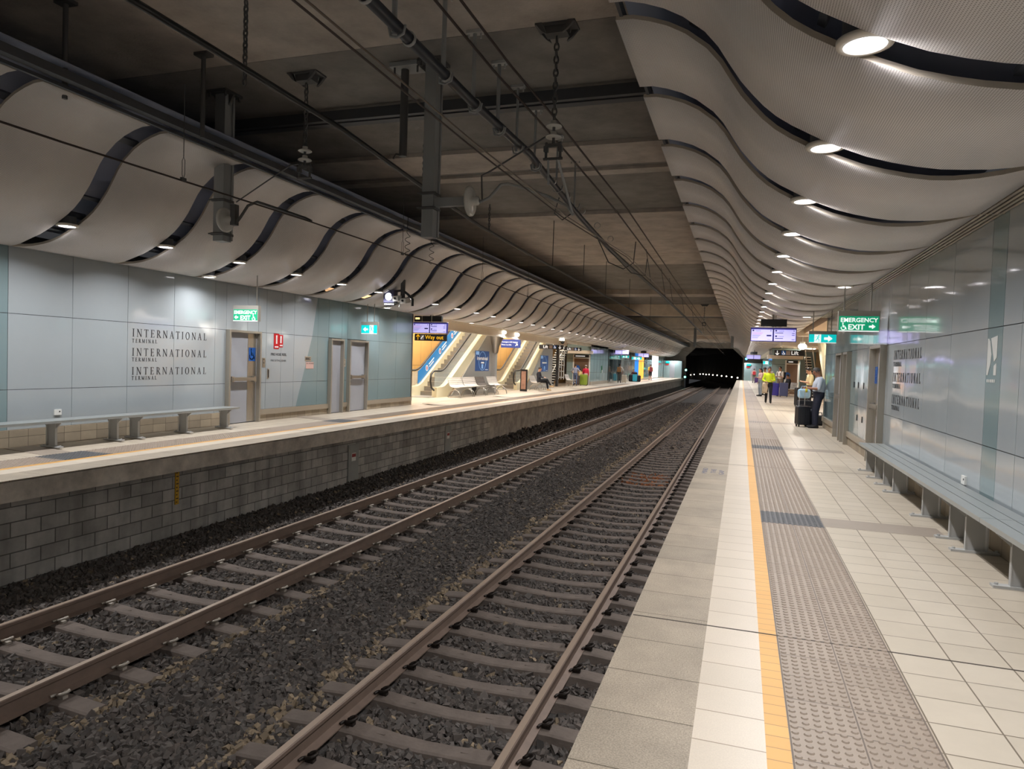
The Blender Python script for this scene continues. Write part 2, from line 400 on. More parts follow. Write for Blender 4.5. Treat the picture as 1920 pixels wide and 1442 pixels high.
# fronts of the platforms above the track
struct('platform_wall_left', MB().box(-8.7, YN, -1.7, -8.4, 23, -.262), [BLOCK])
struct('platform_wall_left', MB().box(-8.7, 23, -1.7, -8.4, YF, -.262), [PRECAST])
struct('platform_wall_right', MB().box(-.45, YN, -1.7, -.1, YF, -.262), [BLOCK])
struct('platform_coping_left', MB().box(-8.7, YN, -.262, EL+.004, YF, -.02), [CONCE])
struct('platform_coping_right', MB().box(ER-.004, YN, -.262, -.1, YF, -.02), [CONCE])
# things fixed to the block wall under the left platform
MARK = mat('yellow_marker_paint', (205, 160, 40), .6)
mb = MB().box(-8.4, 8.625, -.83, -8.385, 8.70, -.27)
g = thing('height_gauge', 'yellow vertical height gauge fixed to the block wall below the left platform', 'gauge', (-8.4, 8.66, -.83))
part('gauge_strip', mb, [MARK], g); mb = MB()
for i in range(9): part('gauge_mark', MB().box(-8.385, 8.64, -.80+i*.058, -8.382, 8.685 if i % 2 else 8.665, -.785+i*.058), [BLACK], g)
CABG = mat('grey_cabinet', (150, 152, 148), .6, var=.1)
for y, nm in ((13.9, 'nearer grey plate with red and white notice on the block wall'), (19.3, 'farther grey plate with small notice on the block wall')):
    t = thing('trackside_plate', nm, 'plate', (-8.35, y, -1.3))
    part('metal_plate', MB().box(-8.4, y-.22, -1.3, -8.38, y+.22, -.42), [CABG], t)
    part('notice', MB().box(-8.38, y-.09, -.8, -8.376, y+.09, -.62), [WHITE], t)
    part('notice_header', MB().box(-8.377, y-.08, -.71, -8.373, y+.08, -.635), [mat('notice_red', (150, 40, 40), .5)], t)
# stencilled words on the edge
mb = MB()
for s_, xx, yy in (('MIND', -.478, 10.85), ('THE', -.35, 10.95), ('GAP', -.23, 10.85)):
    text_mb(s_, .12, frame((xx+.04, yy, .0008), (0, 2.0, 0), (-.9, 0, 0)), .001, mb=mb)
solo('floor_stencil', mb, [mat('faded_blue_stencil', (105, 110, 128), .7)], 'faded dark words stencilled on the edge tiles of the right platform', 'stencil')

# ================================================================== TRACK BED
GRND = mat('dark_ballast_ground', (68, 64, 61), .98, var=.4, vs=9, bump=.9, bs=26)
mb = MB()
def gz(x, y):
    s = -1.455
    if x < -7.6: s = -1.455+(-7.6-x)/.8*(.10+min(.25, max(0, y-8)*.01))
    if -5.0 < x < -3.7: s = -1.455+.0
    return s
xs = [-8.4, -8.0, -7.6, -7.3, -6.3, -5.2, -4.9, -3.9, -3.6, -2.3, -1.2, -.45]; ys = [-13.5, -1.2]+[1+i*1.5 for i in range(15)]+[30, 45, 60, 80, 106, 140, 220]
vs = [(x, y, gz(x, y)-.05) for y in ys for x in xs]
nx = len(xs)
mb.add(vs, [(j*nx+i, j*nx+i+1, (j+1)*nx+i+1, (j+1)*nx+i) for j in range(len(ys)-1) for i in range(nx-1)], 0, True)
struct('track_bed', mb, [GRND])

# rails
RAILM = mat('rusty_rail_steel', (128, 110, 98), .5, .2, var=.12, vs=6)
RTOP = mat('worn_rail_head', (186, 166, 148), .35, .35)
def rail_profile(x):
    w1, w2, w3 = .035, .008, .068; z = RAILZ
    return [(x-w3, z-.171), (x-w3, z-.161), (x-w2-.004, z-.14), (x-w2, z-.05), (x-w1, z-.036), (x-w1, z-.008), (x-w1+.008, z-.001), (x+w1-.008, z-.001), (x+w1, z-.008), (x+w1, z-.036), (x+w2, z-.05), (x+w2+.004, z-.14), (x+w3, z-.161), (x+w3, z-.171)]
TRC = [(-2.26, 'right'), (-6.255, 'left')]
RX = []
for cx, nm in TRC:
    for sgn, wd in ((-1, 'left-hand'), (1, 'right-hand')):
        x = cx+sgn*.7525; RX.append(x)
        t = thing('rail', f'{wd} steel rail of the {nm} track', 'rail', (x, YN, RAILZ-.171), group=None)
        part('rail_body', MB().prism(rail_profile(x), YN, 112), [RAILM], t)
        part('running_surface', MB().box(x-.026, YN, RAILZ-.002, x+.026, 112, RAILZ), [RTOP], t, label='polished running surface')
# sleepers
SLEEP = mat('brown_dusted_concrete_sleeper', (112, 101, 93), .85, var=.2, vs=5, bump=.2, bs=30)
CLIPM = mat('dark_spring_clip', (54, 48, 44), .5, .5)
CLIPL = mat('dusty_spring_clip', (190, 182, 170), .5, .4)
def sleeper_mb():
    mb = MB(); xs = [-1.25, -1.05, -.9, -.75, -.6, -.45, -.25, 0, .25, .45, .6, .75, .9, 1.05, 1.25]
    def top(x):
        a = abs(x)
        return 0 if .62 <= a <= .9 else (-.034*min(1, (.62-a)/.5)**.8 if a < .62 else -.02*(a-.9)/.35)
    rows = []
    for x in xs:
        z = top(x); hw = .1 if abs(x) > .4 else .09
        rows.append([(x, -hw-.02, -.16), (x, -hw, z-.012), (x, -hw+.02, z), (x, hw-.02, z), (x, hw, z-.012), (x, hw+.02, -.16)])
    n = 6; vs = [v for r in rows for v in r]
    fs = [(i*n+j, i*n+j+1, (i+1)*n+j+1, (i+1)*n+j) for i in range(len(rows)-1) for j in range(n-1)]+[tuple(range(n)), tuple(range((len(rows)-1)*n, len(rows)*n))[::-1]]
    mb.add(vs, fs)
    for x in (-.38, .38): mb.box(x-.05, -.008, top(x)-.005, x+.05, .008, top(x)+.002)
    return mb
def clip_mb(s):
    """an e-shaped spring clip beside the rail foot, opening away from it"""
    mb = MB(); r = .0095
    pts = []
    for i in range(15):
        a = -PI*.9+i/14*PI*1.75
        pts.append((s*(.03+.032*math.cos(a)), .038*math.sin(a), .028+.014*math.cos(a*.8)))
    pts = [(s*-.018, -.055, .018), (s*-.012, -.03, .02)]+pts+[(s*.01, .055, .012)]
    mb.tube(pts, r, 6)
    mb.box(min(s*.0, s*.05), -.02, -.004, max(s*.0, s*.05), .02, .016)
    return mb
ZS = RAILZ-.172
proto = {}
def sleeper(cx, y, nm, withclips, first):
    t = thing('sleeper', f'concrete sleeper of the {nm} track among the ballast', 'sleeper', (cx, y, ZS), group=f'concrete sleepers under the {nm} track')
    return t
smesh = sleeper_mb().mesh('sleeper', [SLEEP]); cmesh = {s: clip_mb(s).mesh('rail_clip', [CLIPM]) for s in (-1, 1)}
cmeshL = {s: clip_mb(s).mesh('rail_clip', [CLIPL]) for s in (-1, 1)}
def mk(name, me, parent=None, loc=(0, 0, 0)):
    o = bpy.data.objects.new(name, me); COL.objects.link(o); o.location = loc
    if parent: o.parent = parent
    return o
pitch = .552
for cx, nm in TRC:
    y0 = 4.873 if nm == 'right' else 4.94
    pitch = .552 if nm == 'right' else .6
    ys = [y0+pitch*k for k in range(-5, 145)]
    for k, y in enumerate(ys):
        t = mk('sleeper', smesh, None, (cx, y, ZS))
        tagit(t, f'brown dusted concrete sleeper carrying the two rails of the {nm} track', 'sleeper', f'sleepers of the {nm} track')
        if y < 30:
            for rx in (-.7525, .7525):
                for s in (-1, 1): mk('rail_clip', (cmesh if nm == 'right' else cmeshL)[s], t, (rx+s*.075, 0, .002)).scale = (1.35, 1.2, 1.4)
    mb = MB(); y = ys[-1]+pitch
    while y < 111: mb.box(cx-1.25, y-.1, ZS-.1, cx+1.25, y+.1, ZS); y += pitch
    solo('distant_sleepers', mb, [SLEEP], f'farthest sleepers of the {nm} track by the tunnel mouth', 'sleepers', kind='stuff')

# ballast stones (uncountable): angular stones scattered over the bed
def stones(name, n, x0, x1, y0, y1, size, label, brown=.03):
    cx = RNG.uniform(x0, x1, n*2); cy = y0+(y1-y0)*RNG.uniform(0, 1, n*2)
    # keep clear of rails and sleeper tops
    keep = np.ones(n*2, bool)
    for r in RX: keep &= np.abs(cx-r) > .085
    for tcx, nm in TRC:
        yb, pitch = (4.873, .552) if nm == 'right' else (4.94, .6)
        d = np.abs((cy-yb+pitch/2) % pitch-pitch/2)
        keep &= ~((np.abs(cx-tcx) < 1.27) & (d < .115))
    cx, cy = cx[keep][:n], cy[keep][:n]; n = len(cx)
    base = np.where(cx < -7.6, -1.455+(-7.6-cx)/.8*(.10+np.clip((cy-8)*.01, 0, .25)), -1.455)
    incrib = np.zeros(n, bool)
    for tcx, _ in TRC: incrib |= np.abs(cx-tcx) < 1.2
    base = np.where(incrib, base-.012, base+.015)
    base = np.where((cx > -1.45) | (np.abs(cx+6.255+.95) < .3), base-.03, base)
    cz = base+RNG.uniform(-.022, .012, n)+RNG.normal(0, .006, n)
    sz = size*RNG.uniform(.6, 1.25, (n, 1))*RNG.uniform(.55, 1.1, (n, 3))
    cube = np.array([(x, y, z) for z in (-1, 1) for y in (-1, 1) for x in (-1, 1)], float)*.5
    V = cube[None]*(1+RNG.uniform(-.62, .35, (n, 8, 3)))
    V *= sz[:, None, :]
    q = RNG.normal(size=(n, 4)); q /= np.linalg.norm(q, axis=1, keepdims=True)
    a, b, c, d = q.T
    R = np.stack([1-2*(c*c+d*d), 2*(b*c-a*d), 2*(b*d+a*c), 2*(b*c+a*d), 1-2*(b*b+d*d), 2*(c*d-a*b), 2*(b*d-a*c), 2*(c*d+a*b), 1-2*(b*b+c*c)], 1).reshape(n, 3, 3)
    V = np.einsum('nij,nkj->nki', R, V)+np.stack([cx, cy, cz], 1)[:, None, :]
    F = np.array([(0, 2, 3, 1), (4, 5, 7, 6), (0, 1, 5, 4), (2, 6, 7, 3), (0, 4, 6, 2), (1, 3, 7, 5)])
    FA = (F[None]+8*np.arange(n)[:, None, None]).reshape(-1, 4)
    me = bpy.data.meshes.new(name); me.vertices.add(8*n); me.vertices.foreach_set('co', V.reshape(-1).astype(np.float32))
    nf = len(FA); me.loops.add(nf*4); me.loops.foreach_set('vertex_index', FA.reshape(-1).astype(np.int32))
    me.polygons.add(nf); me.polygons.foreach_set('loop_start', np.arange(0, nf*4, 4, dtype=np.int32))
    me.update(calc_edges=True); me.polygons.foreach_set('use_smooth', np.zeros(nf, bool))
    # stone colour: mostly blue-grey, newer tan stones in two bands beside the rails
    tan = np.clip(np.exp(-((cx+3.52)/.12)**2)*.6+np.exp(-((cx+5.0)/.12)**2)*.45*(cy < 9)+brown, 0, 1)
    ist = RNG.uniform(0, 1, n) < tan
    g = RNG.uniform(.6, 1.35, (n, 1))
    rust = ((np.abs(cx+2.2) < .75) & (np.abs(cy-18.6) < 1.0) & (RNG.uniform(0, 1, n) < .6))
    c0 = np.array(lin((90, 85, 81))); c1 = np.array(lin((142, 126, 104))); c2 = np.array(lin((140, 84, 46)))
    warm = RNG.uniform(0, 1, (n, 1))
    colr = np.where(ist[:, None], c1, c0*(1-warm*.3)+np.array(lin((96, 80, 70)))*warm*.3)*g
    colr = np.where(rust[:, None], c2*g, colr)
    ca = me.color_attributes.new('Col', 'FLOAT_COLOR', 'CORNER')
    full = np.ones((n, 24, 4), np.float32); full[:, :, :3] = colr[:, None, :]
    ca.data.foreach_set('color', full.reshape(-1))
    me.materials.append(STONE)
    o = bpy.data.objects.new(name, me); COL.objects.link(o)
    tagit(o, label, 'ballast', kind='stuff')
STONE = bpy.data.materials.new('ballast_stone'); STONE.use_nodes = True
_b = STONE.node_tree.nodes['Principled BSDF']; _b.inputs['Roughness'].default_value = .85
_a = STONE.node_tree.nodes.new('ShaderNodeVertexColor'); _a.layer_name = 'Col'; STONE.node_tree.links.new(_a.outputs[0], _b.inputs['Base Color'])
stones('ballast', 52000, -8.38, -.5, 2.4, 11, .058, 'dark grey angular ballast stones on the near stretch of track bed')
stones('ballast', 42000, -8.38, -.5, 11, 24, .068, 'dark grey angular ballast stones on the middle stretch of track bed')
stones('ballast', 22000, -8.38, -.5, 24, 60, .10, 'dark ballast stones on the far stretch of track bed', 0)
# litter
LIT = mat('white_litter', (205, 205, 198), .7)
def litter(x, y, z, s, lab):
    mb = MB(); pts = [(x+random.uniform(-s, s), y+random.uniform(-s, s), z+random.uniform(0, s*.8)) for _ in range(7)]
    mb.add(pts, [(0, 1, 2), (1, 2, 3), (2, 3, 4), (3, 4, 5), (0, 4, 6), (1, 5, 6)]); solo('litter', mb, [LIT], lab, 'litter')
litter(-8.2, 10.6, -1.36, .06, 'crumpled white paper on the ballast below the block wall')
litter(-6.1, 9.4, -1.40, .03, 'small white scrap between the rails of the left track')
litter(-7.3, 6.6, -1.42, .05, 'pale plastic scrap beside the far rail of the left track')
litter(-4.3, 6.4, -1.41, .03, 'small white scrap on the ballast between the two tracks')

# ================================================================== WALLS
def enamel(name, c, rough=.12):
    M = mat(name, c, rough, spec=.55, var=.03, vs=.8)
    nt = M.node_tree; b = nt.nodes['Principled BSDF']
    tc = nt.nodes.new('ShaderNodeTexCoord'); n = nt.nodes.new('ShaderNodeTexNoise'); n.inputs['Scale'].default_value = .9; n.inputs['Detail'].default_value = 1
    nt.links.new(tc.outputs['Object'], n.inputs['Vector'])
    bp = nt.nodes.new('ShaderNodeBump'); bp.inputs['Strength'].default_value = .5; bp.inputs['Distance'].default_value = .035
    nt.links.new(n.outputs[0], bp.inputs['Height']); nt.links.new(bp.outputs[0], b.inputs['Normal'])
    b.inputs['Coat Weight'].default_value = .25; b.inputs['Coat Roughness'].default_value = .05
    return M
PWHITE = enamel('pale_grey_enamel_panel', (164, 172, 176), .08)
PTEAL = enamel('teal_grey_enamel_panel', (128, 148, 152))
PTRIM = mat('beige_metal_skirting', (168, 158, 142), .35, .3)
PDARK = mat('dark_panel_joint', (40, 44, 46), .7)
ROWS = [.31, .925, 2.082, 3.16]
def wallside(S, x, o):
    """S='L' or 'R'; o: outward normal sign; y is mirrored plan position, +.85 on the right"""
    dy = 0 if S == 'L' else .85
    yend = 20.92 if S == 'L' else 21.75
    root = struct(f"wall_{'left' if S == 'L' else 'right'}", MB().box(min(x-o*.01, x-o*.35), YN, -.3, max(x-o*.01, x-o*.35), yend, 3.3), [PDARK])
    js = [YN-dy, -10, -7, -4, -1.5, .0, 1.07, 2.14, 3.21, 4.28, 5.35, 6.42, 7.49, 8.55, 9.63, 10.7, 11.8, 12.13] if S == 'L' else [YN-dy, -10, -7, -4, -2.05, -.2, .87, 1.94, 3.0, 4.1, 5.15, 6.26, 6.72, 7.13, 8.4, 9.6, 10.68, 11.95, 12.13]
    if S == 'L': teal = lambda a: a < 7.4
    else: teal = lambda a: 6.7 < a < 7.1
    G = .008
    segs = [(a, b, PTEAL if teal(a) else PWHITE, 0) for a, b in zip(js, js[1:])]
    # past the first door
    segs += [(13.17, 13.45, PWHITE, 0), (13.45, 14.0, PWHITE, 0), (14.0, 14.5, PWHITE, 0), (14.5, 15.5, 'DIAG', 0), (15.5, 16.0, PTEAL, 0), (16.64, 16.93, PTEAL, 0), (17.95, 18.7, PTEAL, 0), (18.7, 19.8, PTEAL, 0), (19.8, 20.9, PTEAL, 0)]
    ups = [(12.13, 12.8, PWHITE, 1), (12.8, 13.17, PWHITE, 1), (16.0, 16.64, PTEAL, 1), (16.93, 17.95, PTEAL, 1)]
    def panel(a, b, z0, z1, M):
        a, b = a+dy+G/2, min(b+dy, yend)-G/2
        x0, x1 = sorted((x, x-o*.02))
        part('wall_panel', MB().box(x0, a, z0+G/2, x1, b, z1-G/2), [M], root)
    for a, b, M, up in segs+ups:
        for r in range(3):
            if up and r < 2: continue
            z0, z1 = ROWS[r], ROWS[r+1]
            if M == 'DIAG':     # white graphic ends on a slanting line
                A, B = a+dy+G/2, b+dy-G/2
                def yl(z): return max(A+.02, min(B-.02, 14.62+dy+(z-.31)*.36))
                x0, x1 = sorted((x, x-o*.02)); Z0, Z1 = z0+G/2, z1-G/2
                part('wall_panel', MB().prism([(A, Z0), (yl(Z0), Z0), (yl(Z1), Z1), (A, Z1)], x0, x1, ax='x'), [PWHITE], root)
                part('wall_panel', MB().prism([(yl(Z0), Z0), (B, Z0), (B, Z1), (yl(Z1), Z1)], x0, x1, ax='x'), [PTEAL], root)
            else: panel(a, b, z0, z1, M)
    # skirting and dado
    fl = .045 if S == 'L' else 0
    for a, b in ((YN-dy, 12.13), (13.17, 16.0), (16.64, 16.93), (17.95, yend-dy)):
        A, B = a+dy, b+dy
        if a < 10: part('dado', MB().box(*sorted_x(x+o*.03, x-o*.05, A, fl, B, .31)), [DADO], root)
        else:
            part('skirting', MB().box(*sorted_x(x+o*.045, x-o*.05, A, .19, B, .31)), [PTRIM], root)
            part('dado', MB().box(*sorted_x(x+o*.01, x-o*.05, A, fl, B, .19)), [DADO], root)
    return root
def sorted_x(xa, xb, y0, z0, y1, z1):
    return (min(xa, xb), y0, z0, max(xa, xb), y1, z1)
WL = wallside('L', XL, 1); WR = wallside('R', XR, -1)
for S, x, o, yend in (('left', XL, 1, 20.92), ('right', XR, -1, 21.75)):
    struct(f'trim_{1 if o > 0 else 2}', MB().box(*sorted_x(x+o*.012, x-o*.35, yend, 0, yend+.05, 3.3)), [STAIN])
    # the wall turns the corner and runs back behind the concourse
    struct(f'wall_{S}_return', MB().box(*sorted_x(x-o*.35, x-o*7, yend-.3, 0, yend, 3.4)), [PTEAL])

# doors
DGREY = mat('grey_painted_door', (158, 161, 168), .4, var=.04)
DFRAME = mat('satin_door_frame', (168, 162, 150), .35, .5)
BLUE = mat('accessible_sign_blue', (30, 90, 170), .4)
SIGNW = mat('sign_white', (235, 235, 232), .5)
dn = [0]
def door(S, x, o, y0, y1, ztop, bar=True, proj=.1, sign=False, hinge=1):
    dn[0] += 1
    dy = 0 if S == 'L' else .85
    y0 += dy; y1 += dy; fl = .045 if S == 'L' else 0
    root = thing(f'door_{dn[0]}', None, None, (x, (y0+y1)/2, fl), kind='structure')
    mb = MB()
    for a, b in ((y0, y0+.05), (y1-.05, y1)): mb.box(*sorted_x(x+o*proj, x-o*.1, a, fl, b, ztop-.05))
    mb.box(*sorted_x(x+o*proj, x-o*.1, y0, ztop-.05, y1, ztop))
    part('door_frame', mb, [DFRAME], root)
    leaf = part('door_leaf', MB().box(*sorted_x(x+o*.0, x-o*.1, y0+.05, fl+.01, y1-.05, ztop-.05)), [DGREY], root)
    if bar:
        mb = MB().box(*sorted_x(x+o*.1, x+o*.05, y0+.13, .98, y1-.18, 1.06))
        mb.box(*sorted_x(x+o*.09, x-o*.0, y0+.1, .96, y0+.17, 1.08)).box(*sorted_x(x+o*.09, x-o*.0, y1-.22, .96, y1-.15, 1.08))
        part('push_bar', mb, [STAIN], root)
    if sign:
        k = MB().box(*sorted_x(x+o*.0, x+o*.004, y1-.35, fl+.02, y1-.07, ztop-.06)); part('steel_plate', k, [STAIN], root)
        T = (LWALL if o > 0 else RWALL)((x+o*.006, y1-.32 if o > 0 else y1-.1, 1.42))
        k = MB(); rect(k, 0, 0, .22, .3, T); part('accessible_sign', k, [BLUE], root, label='blue wheelchair sign')
        k = MB(); wheelchair(k, (.11, .15), .26, T); part('wheelchair_symbol', k, [SIGNW], root)
for S, x, o in (('L', XL, 1), ('R', XR, -1)):
    door(S, x, o, 12.13, 13.17, 2.09, True, sign=True)
    door(S, x, o, 16.0, 16.64, 2.06, False)
    door(S, x, o, 16.93, 17.95, 2.06, True)

# serif lettering on both walls, three times
INK = mat('dark_grey_lettering', (52, 52, 54), .6)
ROWT = [(1.829, .145, 1.722, .07), (1.481, .142, 1.38, .07), (1.136, .14, 1.04, .07)]
wd = ['topmost', 'middle', 'lowest']
for S, F, x, y in (('left', LWALL, XL+.001, 9.73), ('right', RWALL, XR-.001, 12.38)):
    for i, (z, h, z2, h2) in enumerate(ROWT):
        t = thing('wall_lettering', f'{wd[i]} dark serif lettering reading INTERNATIONAL TERMINAL on the {S} wall', 'lettering', (x, y, z2))
        mb = MB(); serif_line(mb, 'INTERNATIONAL', 1.83 if S == 'left' else 1.78, h, F((x, y, z))); part('large_word', mb, [INK], t)
        mb = MB(); serif_line(mb, 'TERMINAL', .56, h2, F((x, y, z2))); part('small_word', mb, [INK], t)
# glossy logo plate on the right wall's teal strip
T = RWALL((XR-.001, 7.96, 1.62))
mb = MB(); q2(mb, [(.0, 0), (.04, .0), (.10, .1), (.12, .2), (.07, .33), (.03, .36), (0, .36)], T); q2(mb, [(.09, .36), (.27, .38), (.27, .17), (.2, .13), (.15, .24)], T); q2(mb, [(.2, 0), (.27, 0), (.27, .12), (.2, .09)], T)
for i in range(5): rect(mb, .02+i*.05, -.07, .055+i*.05, -.04, T)
solo('wall_emblem', mb, [mat('pale_emblem', (205, 208, 205), .3)], 'pale sail-like emblem on the narrow teal strip of the right wall', 'emblem')
# outlets
def outlet(F, x, y, z, o, lab):
    t = thing('power_outlet', lab, 'power outlet', (x, y, z)); part('outlet_plate', MB().box(*sorted_x(x, x+o*.02, y-.06, z-.045, y+.06, z+.045)), [WHITE], t)
    k = MB(); rect(k, .015, .0, .035, .02, (LWALL if o > 0 else RWALL)((x+o*.02, y, z))); part('socket', k, [BLACK], t)
outlet(LWALL, XL, 8.3, .54, 1, 'small white power outlet low on the left wall above the bench'); outlet(RWALL, XR, 8.46, .5, -1, 'small white power outlet low on the right wall above the bench')
# wall notices
def notice(S, y, z, w, h, m, lab, txt=None, tm=None, cat='notice', ts=.06, nm='notice', lines=None):
    x, o, F = (XL, 1, LWALL) if S == 'L' else (XR, -1, RWALL)
    t = thing(nm, lab, cat, (x, y, z)); T = F((x+o*.002, y, z)); k = MB(); rect(k, 0, 0, w, h, T, d=.006); part('notice_plate', k, [m], t)
    k = MB(); T2 = F((x+o*.009, y, z))
    if txt:
        for i, s in enumerate(txt): text_mb(s, ts, F((x+o*.009, y+(.02 if o > 0 else -.02), z+h-ts*(i+1)*1.05)), .001, mb=k)
    if lines:
        for i in range(lines): rect(k, .02, h-.04-i*(h-.05)/lines, w-.03-(i % 2)*.05, h-.025-i*(h-.05)/lines, T2)
    part('notice_text', k, [tm or INK], t); return t
FIRE = mat('fire_sign_red', (196, 30, 36), .4)
t = thing('fire_sign', 'pair of red and white fire equipment signs high on the left wall', 'sign', (XL, 13.9, 1.75))
T = LWALL((XL+.002, 13.72, 1.72)); k = MB(); rect(k, 0, 0, .19, .36, T, d=.006); rect(k, .2, .04, .34, .34, T, d=.006); part('sign_plate', k, [FIRE], t)
T = LWALL((XL+.009, 13.72, 1.72)); k = MB(); rect(k, .07, .12, .12, .32, T); rect(k, .03, .03, .16, .06, T); rect(k, .23, .14, .28, .31, T); rect(k, .22, .07, .32, .1, T); part('sign_symbol', k, [SIGNW], t)
k = MB(); text_mb('FIRE HOSE REEL', .085, LWALL((XL+.002, 13.62, 1.56)), .001, mb=k, bold=.002); text_mb('FIRE EXTINGUISHER', .065, LWALL((XL+.002, 13.62, 1.42)), .001, mb=k)
solo('wall_lettering', k, [INK], 'small dark words FIRE HOSE REEL over FIRE EXTINGUISHER on the left wall', 'lettering')
notice('L', 15.0, 1.25, .33, .17, mat('notice_pink', (205, 170, 160), .5), 'small pinkish NO SMOKING notice on the slanting white edge of the left wall', ['NO SMOKING'], None, ts=.05)
notice('L', 14.96, 1.44, .26, .12, PTRIM, 'small beige notice just above the pinkish no smoking notice on the left wall', None, lines=3)
notice('L', 13.32, 1.28, .1, .22, STAIN, 'small steel plate with lines of print right of the left accessible door', None, lines=4)
t = thing('recessed_handle', 'narrow steel recessed handle on the fire hose cupboard of the left wall', 'handle', (XL, 13.55, 1.0)); part('handle_plate', MB().box(XL, 13.5, 1.02, XL+.01, 13.57, 1.25), [STAIN], t); part('handle_slot', MB().box(XL+.01, 13.52, 1.04, XL+.013, 13.55, 1.23), [BLACK], t)
notice('L', 16.02, 1.2, .09, .3, SIGNW, 'tall narrow white plate on the frame of the narrow grey door', None)
notice('L', 16.75, 1.3, .1, .22, PTRIM, 'small pale plate between the two grey doors of the left wall', None, lines=3)
# latches on the right wall cupboards
for i, (y, z) in enumerate(((14.55, 1.35), (15.1, 1.35), (15.75, 1.35), (14.55, .68), (15.1, .68), (15.75, .68), (16.3, 1.35), (14.3, 1.8), (15.0, 1.82))):
    if i > 6: continue
    mb = MB().box(XR-.012, y-.025, z-.06, XR, y+.025, z+.06)
    solo('cupboard_latch', mb, [BLACK], 'small black latch on the reflective cupboard fronts of the right wall', 'latch', 'latches on the right wall cupboards')
mb = MB().box(XR-.006, 14.35, 1.8, XR, 14.5, 2.0); solo('fire_sign', mb, [FIRE], 'small red fire sign on the right wall beside the accessible door', 'sign')
# ================================================================== CURVED CEILINGS
def perf(name):
    M = bpy.data.materials.new(name); M.use_nodes = True; nt = M.node_tree; b = nt.nodes['Principled BSDF']
    tc = nt.nodes.new('ShaderNodeTexCoord'); mp = nt.nodes.new('ShaderNodeMapping'); mp.inputs['Scale'].default_value = (1/.0145, 1/.0145, 1)
    nt.links.new(tc.outputs['UV'], mp.inputs[0])
    fr = nt.nodes.new('ShaderNodeVectorMath'); fr.operation = 'FRACTION'; nt.links.new(mp.outputs[0], fr.inputs[0])
    sb = nt.nodes.new('ShaderNodeVectorMath'); sb.operation = 'DISTANCE'; sb.inputs[1].default_value = (.5, .5, 0); nt.links.new(fr.outputs[0], sb.inputs[0])
    mr = nt.nodes.new('ShaderNodeMapRange'); mr.inputs[1].default_value = .22; mr.inputs[2].default_value = .30; nt.links.new(sb.outputs['Value'], mr.inputs[0])
    n = nt.nodes.new('ShaderNodeTexNoise'); n.inputs['Scale'].default_value = 1.3; n.inputs['Detail'].default_value = 5; nt.links.new(tc.outputs['Object'], n.inputs['Vector'])
    r = nt.nodes.new('ShaderNodeValToRGB'); nt.links.new(n.outputs[0], r.inputs[0])
    c = lin((216, 211, 208)); r.color_ramp.elements[0].position = .3; r.color_ramp.elements[1].position = .7
    r.color_ramp.elements[0].color = (*[v*.9 for v in c], 1); r.color_ramp.elements[1].color = (*[v*1.06 for v in c], 1)
    mx = nt.nodes.new('ShaderNodeMix'); mx.data_type = 'RGBA'; nt.links.new(mr.outputs[0], mx.inputs[0])
    mx.inputs[6].default_value = (*lin((130, 124, 118)), 1); nt.links.new(r.outputs[0], mx.inputs[7]); nt.links.new(mx.outputs[2], b.inputs['Base Color'])
    b.inputs['Roughness'].default_value = .5; b.inputs['Specular IOR Level'].default_value = .35
    return M
PERF = perf('perforated_beige_metal')
PEDGE = mat('panel_edge_metal', (190, 180, 165), .35, .3)
def normals(P):
    out = []
    for i in range(len(P)):
        a = P[max(i-1, 0)]; b = P[min(i+1, len(P)-1)]; dx, dz = b[0]-a[0], b[1]-a[1]; l = math.hypot(dx, dz)
        n = (-dz/l, dx/l)
        if n[1] < 0: n = (-n[0], -n[1])
        out.append(n)
    return out
